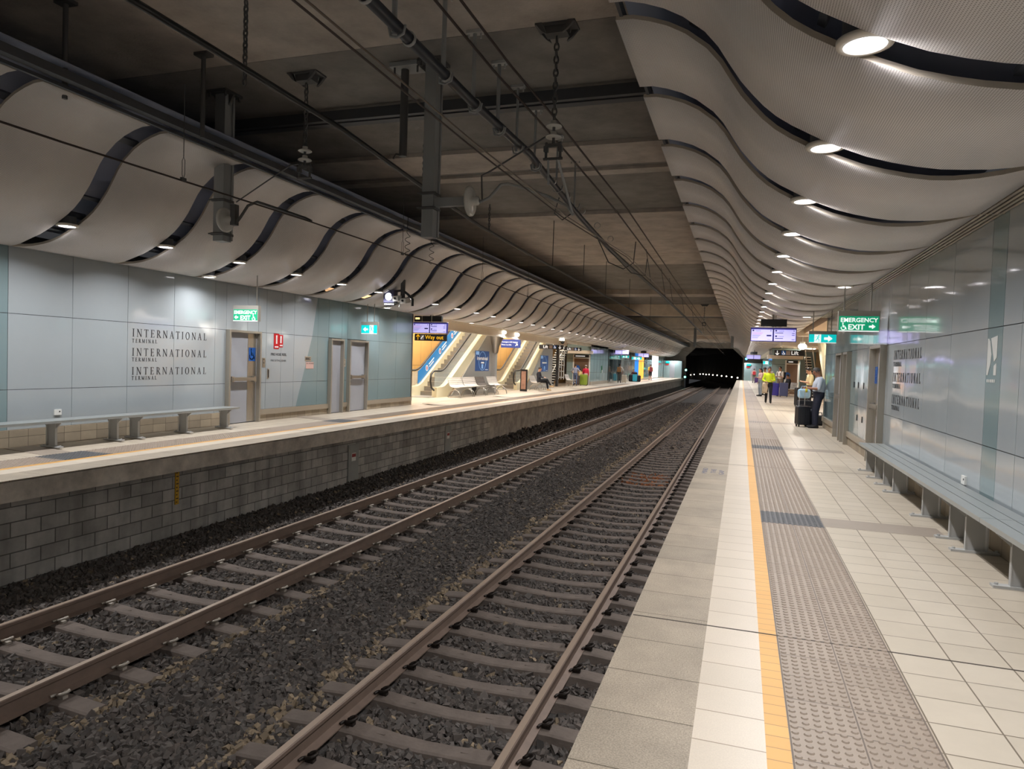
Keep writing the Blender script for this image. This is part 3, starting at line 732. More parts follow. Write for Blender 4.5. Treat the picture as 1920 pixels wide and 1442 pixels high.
def roof(name, P, slots):
    N = normals(P); s = [0]
    for a, b in zip(P, P[1:]): s.append(s[-1]+math.hypot(b[0]-a[0], b[1]-a[1]))
    S = s[-1]
    def half(i):      # half the slot width, tapering out towards the wall
        t = s[i]/S
        return .15*(1 if t < .82 else max(.05, 1-((t-.82)/.18)**1.3*.95))
    mb = MB(); n = len(P); rows = []
    for k, y in enumerate([YN-1.2, YF]):
        for i in range(n): rows.append((P[i][0]+N[i][0]*.34, y, P[i][1]+N[i][1]*.34))
    mb.add(rows, [(i, i+1, n+i+1, n+i) for i in range(n-1)], 0, True)
    root = struct(name, mb, [VOID])
    root_mesh_thick = root.modifiers.new('s', 'SOLIDIFY'); root_mesh_thick.thickness = .02
    for k in range(len(slots)-1):
        ya, yb = slots[k], slots[k+1]
        if ya > YF-1.8: break
        mb = MB(); vs = []; uv = []
        for i in range(n):
            h = half(i); a, b = ya+h, min(yb-h, YF)
            for j in range(2):
                vs.append((P[i][0], (a, b)[j], P[i][1])); uv.append((s[i], (a, b)[j]))
        th = .035
        for i in range(n):
            h = half(i); a, b = ya+h, min(yb-h, YF)
            for j in range(2): vs.append((P[i][0]+N[i][0]*th, (a, b)[j], P[i][1]+N[i][1]*th)); uv.append((s[i], (a, b)[j]))
        fs = [(2*i, 2*i+1, 2*i+3, 2*i+2) for i in range(n-1)]
        o2 = 2*n
        fs2 = [(2*i, 2*i+1, o2+2*i+1, o2+2*i) for i in (0, n-1)]
        fs3 = [(2*i+j, 2*i+2+j, o2+2*i+2+j, o2+2*i+j) for i in range(n-1) for j in (0, 1)]
        fs4 = [(o2+2*i, o2+2*i+1, o2+2*i+3, o2+2*i+2) for i in range(n-1)]
        mb.add(vs, fs, 0, True); kk = len(mb.f); mb.f += [list(f) for f in fs2+fs3+fs4]; mb.m += [1]*(len(fs2+fs3))+[0]*len(fs4); mb.sm += [False]*len(fs2+fs3+fs4)
        o = part('ceiling_panel', mb, [PERF, PEDGE], root)
        u = o.data.uv_layers.new(name='UVMap'); li = np.zeros(len(o.data.loops), np.int32); o.data.loops.foreach_get('vertex_index', li)
        u.data.foreach_set('uv', np.array(uv, np.float32)[li].reshape(-1))
    # framing seen inside the slots
    mb = MB()
    for k, y in enumerate(slots):
        if y > 50: break
        for f, w_ in ((.2, .1), (.52, .05), (.62, .1), (.8, .04)):
            i = int(f*(n-1)); mb.cbox((P[i][0]+N[i][0]*.13, y, P[i][1]+N[i][1]*.13), (w_, .5, .04), 0, Matrix.Rotation(math.atan2(N[i][0], N[i][1]), 3, 'Y'))
    part('slot_framing', mb, [mat('zinc_framing', (96, 100, 108), .6, .4)], root)
    return root
RR = roof('ceiling_right', profR(), SLR); RL = roof('ceiling_left', profL(), SLL)
# slatted grille between the curved ceiling and the right wall
mb = MB()
for i in range(4): mb.box(2.105+i*.052, YN, 3.15, 2.135+i*.052, 21.7, 3.165)
for y in SLR:
    if YN < y < 21: mb.box(2.09, y-.01, 3.148, 2.3, y+.01, 3.17)
struct('trim_3', mb, [mat('grille_slats', (176, 166, 152), .35, .4)])
struct('trim_4', MB().box(2.09, YN, 3.25, 2.32, 21.7, 3.27), [BLACK])
# steel channel along the top edge of the left curved ceiling
struct('trim_5', MB().box(-7.56, YN, 4.66, -7.44, YF, 4.76).box(-7.62, YN, 4.6, -7.58, YF, 4.64), [DARKST])
struct('trim_6', MB().box(-1.13, YN, 4.62, -1.1, YF, 4.72), [DARKST])

# ================================================================== STRUCTURAL CEILING OVER THE TRACKS
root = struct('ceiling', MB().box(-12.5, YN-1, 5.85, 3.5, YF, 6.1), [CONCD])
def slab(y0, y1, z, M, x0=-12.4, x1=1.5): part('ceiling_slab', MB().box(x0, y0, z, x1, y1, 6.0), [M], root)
slab(YN, 4.3, 5.70, CONC); slab(4.31, 8.19, 5.70, CONC); slab(8.2, 10.0, 5.70, CONCD); slab(10.01, 12.65, 5.72, CONCD)  # slabs alternate between a paler and a darker concrete tone
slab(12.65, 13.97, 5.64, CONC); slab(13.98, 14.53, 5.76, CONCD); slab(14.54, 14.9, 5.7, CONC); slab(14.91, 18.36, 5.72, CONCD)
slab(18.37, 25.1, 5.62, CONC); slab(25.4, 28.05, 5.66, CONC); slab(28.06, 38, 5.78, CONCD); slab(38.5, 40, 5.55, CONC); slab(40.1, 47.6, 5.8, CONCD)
bl = mat('pale_beam_concrete', (222, 208, 190), .85, var=.12, vs=2)
for y in (47.7, 61.2, 66.9, 75.9, 86.0, 96.6): part('ceiling_beam', MB().box(-12, y, 5.05, 1.2, y+.5, 6.0), [bl], root)
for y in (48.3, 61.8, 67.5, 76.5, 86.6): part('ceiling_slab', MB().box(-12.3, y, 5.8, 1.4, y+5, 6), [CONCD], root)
# black lined walls above the curved ceilings
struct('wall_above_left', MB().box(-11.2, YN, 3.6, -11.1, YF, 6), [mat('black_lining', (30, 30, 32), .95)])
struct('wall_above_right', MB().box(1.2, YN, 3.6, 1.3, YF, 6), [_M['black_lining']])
# steel pair crossing under the slab
t = thing('cross_beam', 'dark steel twin channel crossing under the concrete slab above both tracks', 'steel beam', (-5, 10.1, 5.5))
part('channel', MB().box(-11, 10.03, 5.5, -1.0, 10.12, 5.66), [DARKST], t); part('channel', MB().box(-11, 10.24, 5.52, -1.0, 10.4, 5.6), [DARKST], t)

# ================================================================== DOWNLIGHTS
WHITEHOUS = mat('white_lamp_ring', (215, 208, 196), .4)
def downlight(x, y, z, r, label, group, power, hz=.14):
    t = thing('downlight', label, 'downlight', (x, y, z), group=group)
    key = ('dl', r)
    if key not in proto:
        k = MB().lathe([(r*.74, 0), (r*.74, -.004), (r*.96, 0), (r, .012), (r, .03), (r*.78, .035), (r*.78, .012), (r*.74, 0)], n=28)
        a = k.mesh('lamp_ring', [WHITEHOUS])
        k = MB().lathe([(r*.8, .03), (r*.8, hz)], n=20).lathe([(1e-4, hz), (r*.8, hz)], n=20); b = k.mesh('lamp_housing', [DARKST])
        k = MB().lathe([(1e-4, .002), (r*.74, .002)], n=28); c = k.mesh('lamp_lens', [LENS])
        proto[key] = (a, b, c)
    for nm, me in zip(('lamp_ring', 'lamp_housing', 'lamp_lens'), proto[key]): mk(nm, me, t)
    if power:
        ld = proto.get(('ld', power))
        if not ld:
            ld = bpy.data.lights.new('downlight_light', 'AREA'); ld.shape = 'DISK'; ld.size = .22; ld.energy = power; ld.color = (1, .985, .99); ld.spread = math.radians(142); proto[('ld', power)] = ld
        o = bpy.data.objects.new('downlight_light', ld); COL.objects.link(o); o.parent = t; o.location = (0, 0, -.008)
    return t
kn = {3: 'nearest', 4: 'second nearest', 5: 'third nearest', 6: 'fourth nearest'}
for S, slots, x in (('right', SLR, .55), ('left', SLL, -9.3)):
    z = 3.335
    for k, y in enumerate(slots):
        if y < YN or y > 104: continue
        p = PLAMP if y < 60 else PLAMP*3
        if y > 60 and k % 2: p = 0
        lab = f'round white downlight in the row of ceiling slots above the {S} platform, farther along'
        gp = f'downlights of the {S} curved ceiling'
        if S == 'right' and 4 < y < 12:
            lab = ['large glowing round downlight nearest the top right corner', 'second glowing downlight from the top right, just below the nearest one', 'third glowing downlight from the top right in the right curved ceiling', 'fourth glowing downlight from the top right in the right curved ceiling', 'fifth glowing downlight from the top right in the right curved ceiling'][int(round((y-4.1)/1.8))]; gp = None
        if S == 'left' and 7 < y < 13:
            lab = ['leftmost downlight in the nearest full slot of the left curved ceiling', 'second downlight from the left in the left curved ceiling', 'third downlight from the left in the main row of the left curved ceiling', 'fourth downlight from the left in the main row of the left curved ceiling'][int(round((y-7.47)/1.8))]; gp = None
        downlight(x, y, z, .145, lab, gp, p)
for y, x in ((13.1, 1.62), (20.3, 1.62), (27.5, 1.62)):
    downlight(x, y, 3.062, .14, 'extra downlight low in the right curved ceiling near the wall grille', 'wall-side downlights, right', PLAMP*.3)
for y, x in ((11.07, -10.02), (18.27, -10.02), (25.47, -10.2)):
    downlight(x, y, 3.062, .13, 'extra downlight low in the left curved ceiling close to the wall top', 'wall-side downlights, left', PLAMP*.3)

# ================================================================== OVERHEAD LINE EQUIPMENT
OXID = mat('oxidised_dark_steel', (92, 92, 92), .6, .4)
GALV = mat('dull_galvanised', (150, 152, 152), .6, .2)
COPPER = mat('contact_wire_metal', (100, 88, 78), .35, .8)
WIRE = mat('brown_catenary_wire', (62, 50, 46), .6, .3)
def sag(p0, p1, n=8, d=0): return [tuple(a+(b-a)*i/n for a, b in zip(p0, p1))[:2]+(p0[2]+(p1[2]-p0[2])*i/n-d*4*(i/n)*(1-i/n),) for i in range(n+1)]
mb = MB().tube([(-6.28, YN, 3.54), (-6.28, 5, 3.565), (-6.28, 9, 3.615), (-6.28, 14, 3.62), (-6.28, 40, 3.55), (-6.28, 104, 3.5)], .011, 6)
t = solo('contact_wire', mb, [WIRE], 'dark contact wire strung above the left track past the curved ceiling', 'wire')
for dx, nm in ((-.03, 'left of the pair of parallel contact wires above the right track'), (.035, 'right of the pair of parallel contact wires above the right track')):
    pts = [(-2.26+dx, YN, 3.42), (-2.26+dx, 3.2, 3.44), (-2.26+dx, 5.5, 3.44), (-2.26+dx, 8.8, 3.5), (-2.26+dx, 14, 3.78), (-2.26+dx, 22, 3.74), (-2.26+dx, 40, 3.6), (-2.26+dx, 104, 3.5)]
    solo('contact_wire', MB().tube(pts, .0075, 6), [COPPER if dx > 0 else WIRE], nm, 'wire')
# big bundled pipe under the slab with its hangers and clamps
mb = MB(); pts = [(-3.29, YN, 4.79), (-3.29, 8, 4.79), (-3.27, 10.4, 4.84)]
t = thing('cable_pipe', 'thick dark bundled cable pipe hung below the slab on vertical hangers', 'pipe', (-3.29, 5, 4.79))
part('pipe_run', MB().tube(pts, .06, 12).tube([(-3.27, 10.4, 4.84), (-3.3, 12.5, 4.72), (-3.34, 14.5, 4.66), (-3.38, 18, 4.6), (-3.3, 30, 4.6), (-3.3, 60, 4.55)], .055, 8), [mat('dark_cable_sheath', (40, 44, 52), .45)], t)
for i, y in enumerate([3.7, 4.55, 5.45, 6.3, 7.2, 8.11, 9.02, 9.86, 10.8, 11.8, 12.9, 14.2, 15.8, 17.5]):
    k = MB().lathe([(.066, -.02), (.075, -.02), (.075, .02), (.066, .02)], c=(-3.29, y, 4.79), n=14, axis='y'); part('pipe_clamp', k, [STEEL], t)
for i, y in enumerate([2.9, 4.7, 6.05, 7.2, 8.11, 9.02, 9.86, 10.8, 12.2, 13.6]):
    h = thing('pipe_hanger', 'thin vertical steel hanger between the slab and the bundled cable pipe', 'hanger', (-3.29, y, 4.8), group='hangers of the cable pipe')
    part('hanger_rod', MB().cyl((-3.32, y, 4.72), (-3.32, y, 5.7), .028 if y < 9.1 else .02, 8), [GALV], h)
    part('hanger_plate', MB().cbox((-3.32, y, 5.68), (.2, .1, .04)).cyl((-3.4, y, 5.6), (-3.4, y, 5.7), .012, 6).cyl((-3.24, y, 5.6), (-3.24, y, 5.7), .012, 6), [STEEL], h)
    part('hanger_cradle', MB().tube([(-3.38, y, 4.8), (-3.36, y, 4.71), (-3.29, y, 4.69), (-3.22, y, 4.72), (-3.2, y, 4.8)], .014, 6), [GALV], h)
# thin dark catenary wires beside it
for i, (x, z) in enumerate(((-3.02, 5.14), (-2.82, 5.2))):
    solo('catenary_wire', MB().tube([(x, YN, z), (x, 8, z), (x+.15, 10, z-.1), (x+.5, 14, z-.45), (x+.55, 30, z-.7), (x+.5, 60, z-.75), (x+.45, 103, z-.9)], .016, 6), [WIRE], f'{["left", "right"][i]} of the two brown catenary wires running right of the cable pipe', 'wire')
# second thick cable to the left with chains
t = thing('feeder_cable', 'single thick black cable crossing diagonally left of the masts, hung below the slab', 'cable', (-4.75, 8, 4.4))
part('cable_run', MB().tube([(-4.78, YN, 4.42), (-4.8, 5.5, 4.42), (-4.83, 7.5, 4.42), (-4.98, 9.9, 4.37), (-5.1, 13, 4.3), (-5.2, 17, 4.32), (-5.2, 40, 4.3), (-5.1, 104, 4.3)], .033, 8), [BLACK], t)
def chain(name, lab, x, y, z0, z1, group=None, r=.011, L=.062, M=OXID):
    t = thing(name, lab, 'chain', (x, y, z0), group=group); k = MB(); z = z1; i = 0
    while z > z0:
        pts = []
        for j in range(9):
            a = 2*PI*j/8; u = .62*L*.5*math.cos(a); v = L*.62*math.sin(a)
            pts.append((x+(u if i % 2 else 0), y+(0 if i % 2 else u), z-L/2+v))
        k.tube(pts, r, 5, caps=False); z -= L*.92; i += 1
    part('chain_links', k, [M], t); return t
t = chain('hanging_chain', 'dark chain hanging straight down from the slab near the top left', -5.64, 6.74, 4.75, 5.7, r=.012, L=.075)
chain('hanging_chain', 'short thin chain dropping to the feeder cable right of the big mast', -5.0, 10.2, 4.4, 5.1, r=.008, L=.05)
chain('hanging_chain', 'thin chain hanging near the centre of the ceiling above the feeder cable', -5.12, 13.6, 4.3, 4.85, r=.009, L=.06)
for i, y in enumerate((19, 23, 27, 33, 41)):
    h = thing('cable_dropper', 'thin dropper rod hanging from the slab to the feeder cable in the distance', 'dropper', (-5.2, y, 4.3), group='distant droppers of the feeder cable')
    part('dropper_rod', MB().cyl((-5.2, y, 4.32), (-5.2, y, 5.7), .012, 5), [OXID], h)
for i, y in enumerate((18, 21.5, 24, 29, 35, 44)):
    h = thing('catenary_dropper', 'thin dropper between the catenary and the contact wires of the right track in the distance', 'dropper', (-2.4, y, 3.7), group='distant droppers of the right track')
    part('dropper_rod', MB().cyl((-2.3, y, 3.75), (-2.45, y, 4.6), .008, 5), [OXID], h)
# hanger near feeder cable
t = thing('cable_post', 'dark vertical post from a bolted plate to the feeder cable left of the big mast', 'post', (-4.64, 8.8, 4.42))
part('post_tube', MB().cyl((-4.64, 8.8, 4.43), (-4.64, 8.8, 5.66), .055, 12), [OXID], t)
part('post_plate', MB().cbox((-4.6, 8.8, 5.66), (.42, .3, .06)), [GALV], t); k = MB()
for a in (-.15, .2): k.cyl((-4.6+a, 8.7, 5.54), (-4.6+a, 8.7, 5.64), .015, 6)
part('plate_bolt', k, [OXID], t); part('post_foot', MB().tube([(-4.64, 8.8, 4.45), (-4.74, 8.78, 4.46), (-4.78, 8.78, 4.4)], .014, 6), [OXID], t)

def insulator_string(x, y, zt, zb, lab, nm):
    t = thing('insulator_string', lab, 'insulator', (x, y, zb))
    k = MB(); # folded bracket under the slab
    for s in (-1, 1): k.prism([(x+s*.25, zt), (x+s*.16, zt), (x+s*.1, zt-.14), (x+s*.16, zt-.1)], y-.14, y-.1); k.prism([(x+s*.25, zt), (x+s*.16, zt), (x+s*.1, zt-.14), (x+s*.16, zt-.1)], y+.1, y+.14)
    k.box(x-.14, y-.08, zt-.11, x+.14, y+.08, zt-.005); k.box(x-.25, y-.13, zt-.02, x+.25, y+.13, zt)
    part('bracket', k, [OXID], t)
    k = MB(); z = zt-.13; i = 0; L = .085
    while z > zb+.2:
        pts = [(x+(.028*math.cos(a) if i % 2 else 0), y+(0 if i % 2 else .028*math.cos(a)), z-L/2+.052*math.sin(a)) for a in [2*PI*j/8 for j in range(9)]]
        k.tube(pts, .011, 5, caps=False); z -= L*.92; i += 1
    part('chain_links', k, [OXID], t)
    for zz in (zb+.1, zb-.03):
        part('insulator_disc', MB().lathe([(.02, .06), (.04, .055), (.04, .025), (.095, .0), (.1, -.012), (.09, -.018), (.075, -.01), (.068, -.024), (.05, -.012), (.04, -.025), (.02, -.018)], c=(x, y, zz), n=24), [PORC], t)
    part('insulator_pin', MB().cyl((x, y, zb-.12), (x, y, zb+.22), .018, 8), [OXID], t)
    k = MB().cbox((x, y, zb-.14), (.2, .05, .04))
    for s in (-1, 1): k.cyl((x+s*.09, y, zb-.3), (x+s*.09, y, zb-.1), .017, 8); k.cbox((x+s*.09, y, zb-.18), (.05, .06, .07))
    k.cyl((x-.12, y, zb-.3), (x+.12, y, zb-.3), .018, 8)
    part('yoke', k, [OXID], t)
    return t
insulator_string(-2.3, 8.25, 5.7, 4.4, 'white double disc insulator hanging on a long chain above the right track', 'r')
insulator_string(-6.22, 8.75, 5.7, 4.5, 'white double disc insulator hanging on a chain above the left track', 'l')

solo('drop_tube', MB().cyl((-2.24, 8.25, 4.1), (-2.24, 9.1, 3.62), .018, 8).cyl((-2.36, 8.25, 4.1), (-2.36, 8.3, 3.8), .014, 8), [GALV], 'thin steel tube from the right track insulator down to the registration arm', 'tube')
for i, pts in enumerate(([(-2.3, 15.2, 4.3), (-2.35, 15.3, 3.85), (-2.6, 15.5, 3.75), (-3.0, 15.8, 3.95), (-3.34, 16, 4.6)], [(-2.28, 17, 4.2), (-2.33, 17.1, 3.8), (-2.7, 17.3, 3.9), (-3.36, 17.6, 4.55)], [(-3.34, 12.5, 4.66), (-3.5, 12.8, 4.45), (-3.45, 13.2, 4.4), (-3.34, 13.6, 4.62)])):
    solo('jumper_cable', MB().tube(pts, .012, 6), [OXID], ['nearest looped jumper cable between the wires and the cable pipe', 'farther looped jumper cable between the wires and the cable pipe', 'short looped cable sagging under the cable pipe'][i], 'cable')
def mast(x, y, zt, zb, w, lab, arm):
    t = thing('catenary_mast', lab, 'mast', (x, y, zb))
    k = MB()
    k.box(x-w/2, y-w/2, zb, x+w/2, y+w/2, zt-.01).box(x-w*.62, y+w/2-.03, zb+.02, x+w*.62, y+w/2+.01, zt-.02)
    part('mast_column', k, [GALV], t)
    k = MB().box(x-w, y-w, zt-.04, x+w, y+w, zt)
    for s in (-1, 1): k.prism([(x+s*w/2, zt-.04), (x+s*w, zt-.04), (x+s*w/2, zt-.2)], y-.02, y+.02)
    for sx in (-1, 1):
        for sy in (-1, 1): k.cyl((x+sx*w*.8, y+sy*w*.8, zt-.1), (x+sx*w*.8, y+sy*w*.8, zt), .02, 6)
    part('head_plate', k, [OXID], t)
    return t
t = mast(-4.2, 8.8, 5.7, 3.28, .17, 'tall square steel mast hanging from the slab between the two tracks', 1)
for z in (3.66, 3.86): part('clamp_band', MB().box(-4.31, 8.69, z, -4.09, 8.91, z+.035).cyl((-4.34, 8.68, z+.017), (-4.06, 8.68, z+.017), .012, 6), [OXID], t)
k = MB().box(-4.12, 8.75, 3.7, -3.62, 8.83, 3.82); part('bracket_arm', k, [GALV], t)
part('insulator_disc', MB().lathe([(.03, -.1), (.06, -.08), (.2, -.03), (.2, 0), (.17, .012), (.06, .02), (.06, .1), (.03, .12)], c=(-3.58, 8.79, 3.76), n=24, axis='x'), [PORC], t)
part('registration_arm', MB().tube([(-3.46, 8.79, 3.74), (-3.32, 8.8, 3.8), (-3.18, 8.85, 3.98), (-3.1, 8.9, 4.0), (-2.9, 9.0, 3.96), (-2.6, 9.1, 3.86), (-2.32, 9.15, 3.72), (-2.24, 9.15, 3.6)], .02, 8), [GALV], t)
part('stay_rod', MB().tube([(-3.42, 8.79, 3.74), (-3.44, 8.79, 4.1), (-3.3, 8.75, 4.14), (-2.45, 8.4, 4.42)], .012, 6), [OXID], t)
t = mast(-7.95, 9.05, 5.7, 3.36, .19, 'dark square steel mast dropping through the left curved ceiling slot', 1)
for z in (3.45, 3.98): part('clamp_band', MB().box(-8.07, 8.93, z, -7.83, 9.17, z+.04).cyl((-8.1, 8.92, z+.02), (-7.8, 8.92, z+.02), .012, 6), [OXID], t)
part('insulator_disc', MB().lathe([(.03, -.06), (.19, -.03), (.19, 0), (.16, .012), (.06, .02), (.06, .12), (.03, .14)], c=(-7.79, 8.95, 3.68), n=24, axis='x'), [PORC], t)
part('registration_arm', MB().tube([(-7.62, 8.95, 3.6), (-7.52, 8.96, 3.72), (-7.42, 9.0, 3.9), (-7.25, 9.0, 3.95), (-6.9, 9.0, 3.84), (-6.4, 9.05, 3.68), (-6.29, 9.05, 3.63)], .022, 8).cbox((-7.63, 8.95, 3.75), (.09, .09, .32)), [OXID], t)
part('stay_rod', MB().tube([(-7.6, 8.95, 3.95), (-7.48, 8.93, 4.0), (-6.5, 8.8, 4.42), (-6.3, 8.77, 4.42)], .01, 6), [OXID], t)
# hangers above the left ceiling
for x, y, lab in ((-7.2, 7.78, 'thin dark hanger with a foot plate above the edge of the left curved ceiling'), (-7.78, 6.2, 'thin dark hanger at the top left above the left curved ceiling edge')):
    h = thing('ceiling_hanger', lab, 'hanger', (x, y, 4.6)); part('hanger_rod', MB().cyl((x, y, 4.55), (x, y, 5.7), .03, 8), [OXID], h); part('hanger_plate', MB().cbox((x, y, 5.68), (.22, .14, .04)), [OXID], h)
# droppers on the left contact wire
for i, (x, y) in enumerate(((-6.28, 6.5), (-6.28, 12.0), (-6.28, 16.3), (-6.28, 20.2))):
    h = thing('wire_dropper', ['nearest looped dropper holding the left contact wire', 'second looped dropper holding the left contact wire', 'third looped dropper holding the left contact wire', 'fourth looped dropper holding the left contact wire'][i], 'dropper', (x, y, 3.6))
    part('dropper_loop', MB().tube([(x, y, 3.6), (x-.02, y, 3.66), (x-.02, y, 3.82), (x, y, 3.86), (x+.02, y, 3.82), (x+.02, y, 3.66), (x, y, 3.6)], .004, 5).tube([(x, y, 3.86), (x, y, 4.1), (x, y, 4.7)], .005, 5), [OXID], h)
    part('dropper_clamp', MB().cbox((x, y, 3.6), (.03, .07, .04)), [OXID], h)
for i, (y) in enumerate((12.2, 13.3)):
    pts = [(-6.28, y, 4.35), (-6.3, y, 4.05)]+[(-6.28+.05*math.sin(a), y+.05*math.cos(a), 4.0-.035*a/1.6) for a in [j*.8 for j in range(24)]]+[(-6.28, y, 3.62)]
    solo('coiled_lead', MB().tube(pts, .006, 5), [BLACK], ['nearer black coiled lead dangling onto the left contact wire', 'farther black coiled lead dangling onto the left contact wire'][i], 'lead')
# distant portal pair and fittings by the tunnel
for x, lab in ((-4.2, 'distant steel mast hanging between the tracks near the tunnel mouth'), (-.9, 'distant steel mast by the right curved ceiling near the tunnel mouth')):
    t = mast(x, 66, 5.8, 3.5, .2, lab, 0)
    part('registration_arm', MB().tube([(x, 66, 3.9), (x-.6 if x > -2 else x+.6, 66, 4.05), (x-1.3 if x > -2 else x+1.8, 66, 3.7)], .03, 6), [GALV], t)
insulator_string(-2.3, 44, 5.5, 4.5, 'small distant white double disc insulator hanging above the right track', 'd')

# ================================================================== WALL BENCHES
def wall_bench(x0, x1, y0, y1, legs, lab, o, fl):
    t = thing('wall_bench', lab, 'bench', ((x0+x1)/2, (y0+y1)/2, fl)); k = .45+fl*.3
    w_ = (x1-x0-.02)/3
    ends = [y0, (y0+y1)/2, y1] if y1-y0 < 6 else [y0, 6.55, y1]
    for a, b in zip(ends, ends[1:]):
        for i in range(3): part('seat_slat', MB().box(x0+i*(w_+.01), a+.004, k-.04, x0+i*(w_+.01)+w_, b-.004, k), [ALU], t)
    xc = (x0+x1)/2
    for y in legs:
        mb = MB().box(xc-.075, y-.006, fl+.02, xc+.075, y+.006, k-.08)
        mb.prism([(xc-.19, k-.04), (xc+.19, k-.04), (xc+.075, k-.14), (xc-.075, k-.14)], y-.008, y+.008)
        f = -1 if o > 0 else 1
        mb.box(xc+f*.09-.006, y-.03, fl+.02, xc+f*.09+.006, y+.03, k-.06); mb.box(xc-f*.08-.004, y-.02, fl+.02, xc-f*.08+.004, y+.02, k-.06)
        L = part('leg', mb, [STEEL], t)
        part('foot_plate', MB().box(xc-.2, y-.04, fl, xc+.2, y+.04, fl+.02).cyl((xc-.17, y, fl+.02), (xc-.17, y, fl+.035), .014, 6).cyl((xc+.17, y, fl+.02), (xc+.17, y, fl+.035), .014, 6), [STEEL], L)
wall_bench(-10.32, -9.95, 1.0, 11.95, [1.6, 3.6, 5.6, 7.93, 9.05, 9.48, 10.6, 11.7], 'long grey metal slatted bench along the left wall under the lettering', 1, .035)
wall_bench(1.9, 2.27, 1.2, 12.7, [2.6, 3.8, 4.95, 6.15, 7.27, 7.78, 8.85, 10.45, 11.1, 11.75, 12.55], 'long grey metal slatted bench along the right wall', -1, 0)

# ================================================================== HANGING SIGNS
GREEN = mat('lit_emergency_green', (10, 160, 115), .5, emit=.45); GWHITE = mat('lit_sign_white', (245, 255, 250), .5, emit=.6)
CYAN = mat('lit_exit_turquoise', (0, 195, 195), .5, emit=.6)
SIGNBOX = mat('sign_box_grey', (170, 166, 158), .4, .2)
def hang(x0, x1, y, z0, z1, lab, face, posts, ztop, dep=.09, cat='sign', nm='exit_sign'):
    t = thing(nm, lab, cat, ((x0+x1)/2, y, z0)); part('sign_box', MB().box(x0, y-dep/2, z0, x1, y+dep/2, z1), [SIGNBOX], t)
    for px in posts: part('hanging_rod', MB().cyl((px, y, z1), (px, y, ztop), .012, 8), [STAIN], t)
    face(t, FRONT((x0, y-dep/2-.001, z0)), x1-x0, z1-z0); return t
def emface(arrow_right):
    def f(t, T, w_, h):
        fh = h*.74
        k = MB(); rect(k, .015, .02, w_-.015, fh, T, d=.004); part('lit_face', k, [GREEN], t, label='glowing green face')
        T2 = T @ Matrix.Translation((0, 0, .005)); k = MB()
        text_mb('EMERGENCY', .1, T2 @ Matrix.Translation((w_/2, fh*.62, 0)), .002, 'CENTER', k, bold=.0022)
        if arrow_right:
            text_mb('EXIT', .125, T2 @ Matrix.Translation((w_*.44, fh*.13, 0)), .002, 'CENTER', k, bold=.003); wheelchair(k, (w_*.14, fh*.32), .13, T2); fatarrow(k, (w_*.82, fh*.33), .1, 0, T2)
        else:
            text_mb('EXIT', .125, T2 @ Matrix.Translation((w_*.5, fh*.13, 0)), .002, 'CENTER', k, bold=.003); wheelchair(k, (w_*.84, fh*.32), .13, T2); fatarrow(k, (w_*.14, fh*.33), .1, PI, T2)
        part('lit_words', k, [GWHITE], t); k = MB(); rect(k, .01, .0, w_-.01, .014, T2); part('lit_strip', k, [GWHITE], t)
    return f
def exface(right):
    def f(t, T, w_, h):
        fh = h*.72; k = MB(); rect(k, .01, .02, w_-.01, fh, T, d=.004); part('lit_face', k, [CYAN], t, label='glowing turquoise face')
        T2 = T @ Matrix.Translation((0, 0, .005)); k = MB()
        px = (.2, .44) if right else (.53, .77)
        rect(k, w_*px[0], .02, w_*px[1], fh, T2); fatarrow(k, (w_*(.7 if right else .28), fh*.52), w_*.3, 0 if right else PI, T2); rect(k, .01, .0, w_-.01, .014, T2)
        part('lit_symbol', k, [GWHITE], t); k = MB(); runner(k, (w_*sum(px)/2, fh*.52), fh*.9, T2 @ Matrix.Translation((0, 0, .004)), flip=1 if right else -1); part('running_figure', k, [CYAN], t)
    return f
hang(-10.18, -9.55, 12.0, 2.26, 2.59, 'green EMERGENCY EXIT sign hanging over the left platform, arrow pointing left', emface(False), [-9.62], 3.23)
hang(1.53, 2.17, 13.0, 2.30, 2.65, 'green EMERGENCY EXIT sign hanging over the right platform, arrow pointing right', emface(True), [1.62, 2.03], 3.12)
hang(-10.27, -9.75, 17.3, 2.25, 2.59, 'turquoise running figure exit sign hanging over the left platform, arrow pointing left', exface(False), [-10.1, -9.88], 3.1)
hang(1.53, 2.155, 18.4, 2.30, 2.59, 'turquoise running figure exit sign hanging over the right platform, arrow pointing right', exface(True), [1.62, 2.03], 3.1)

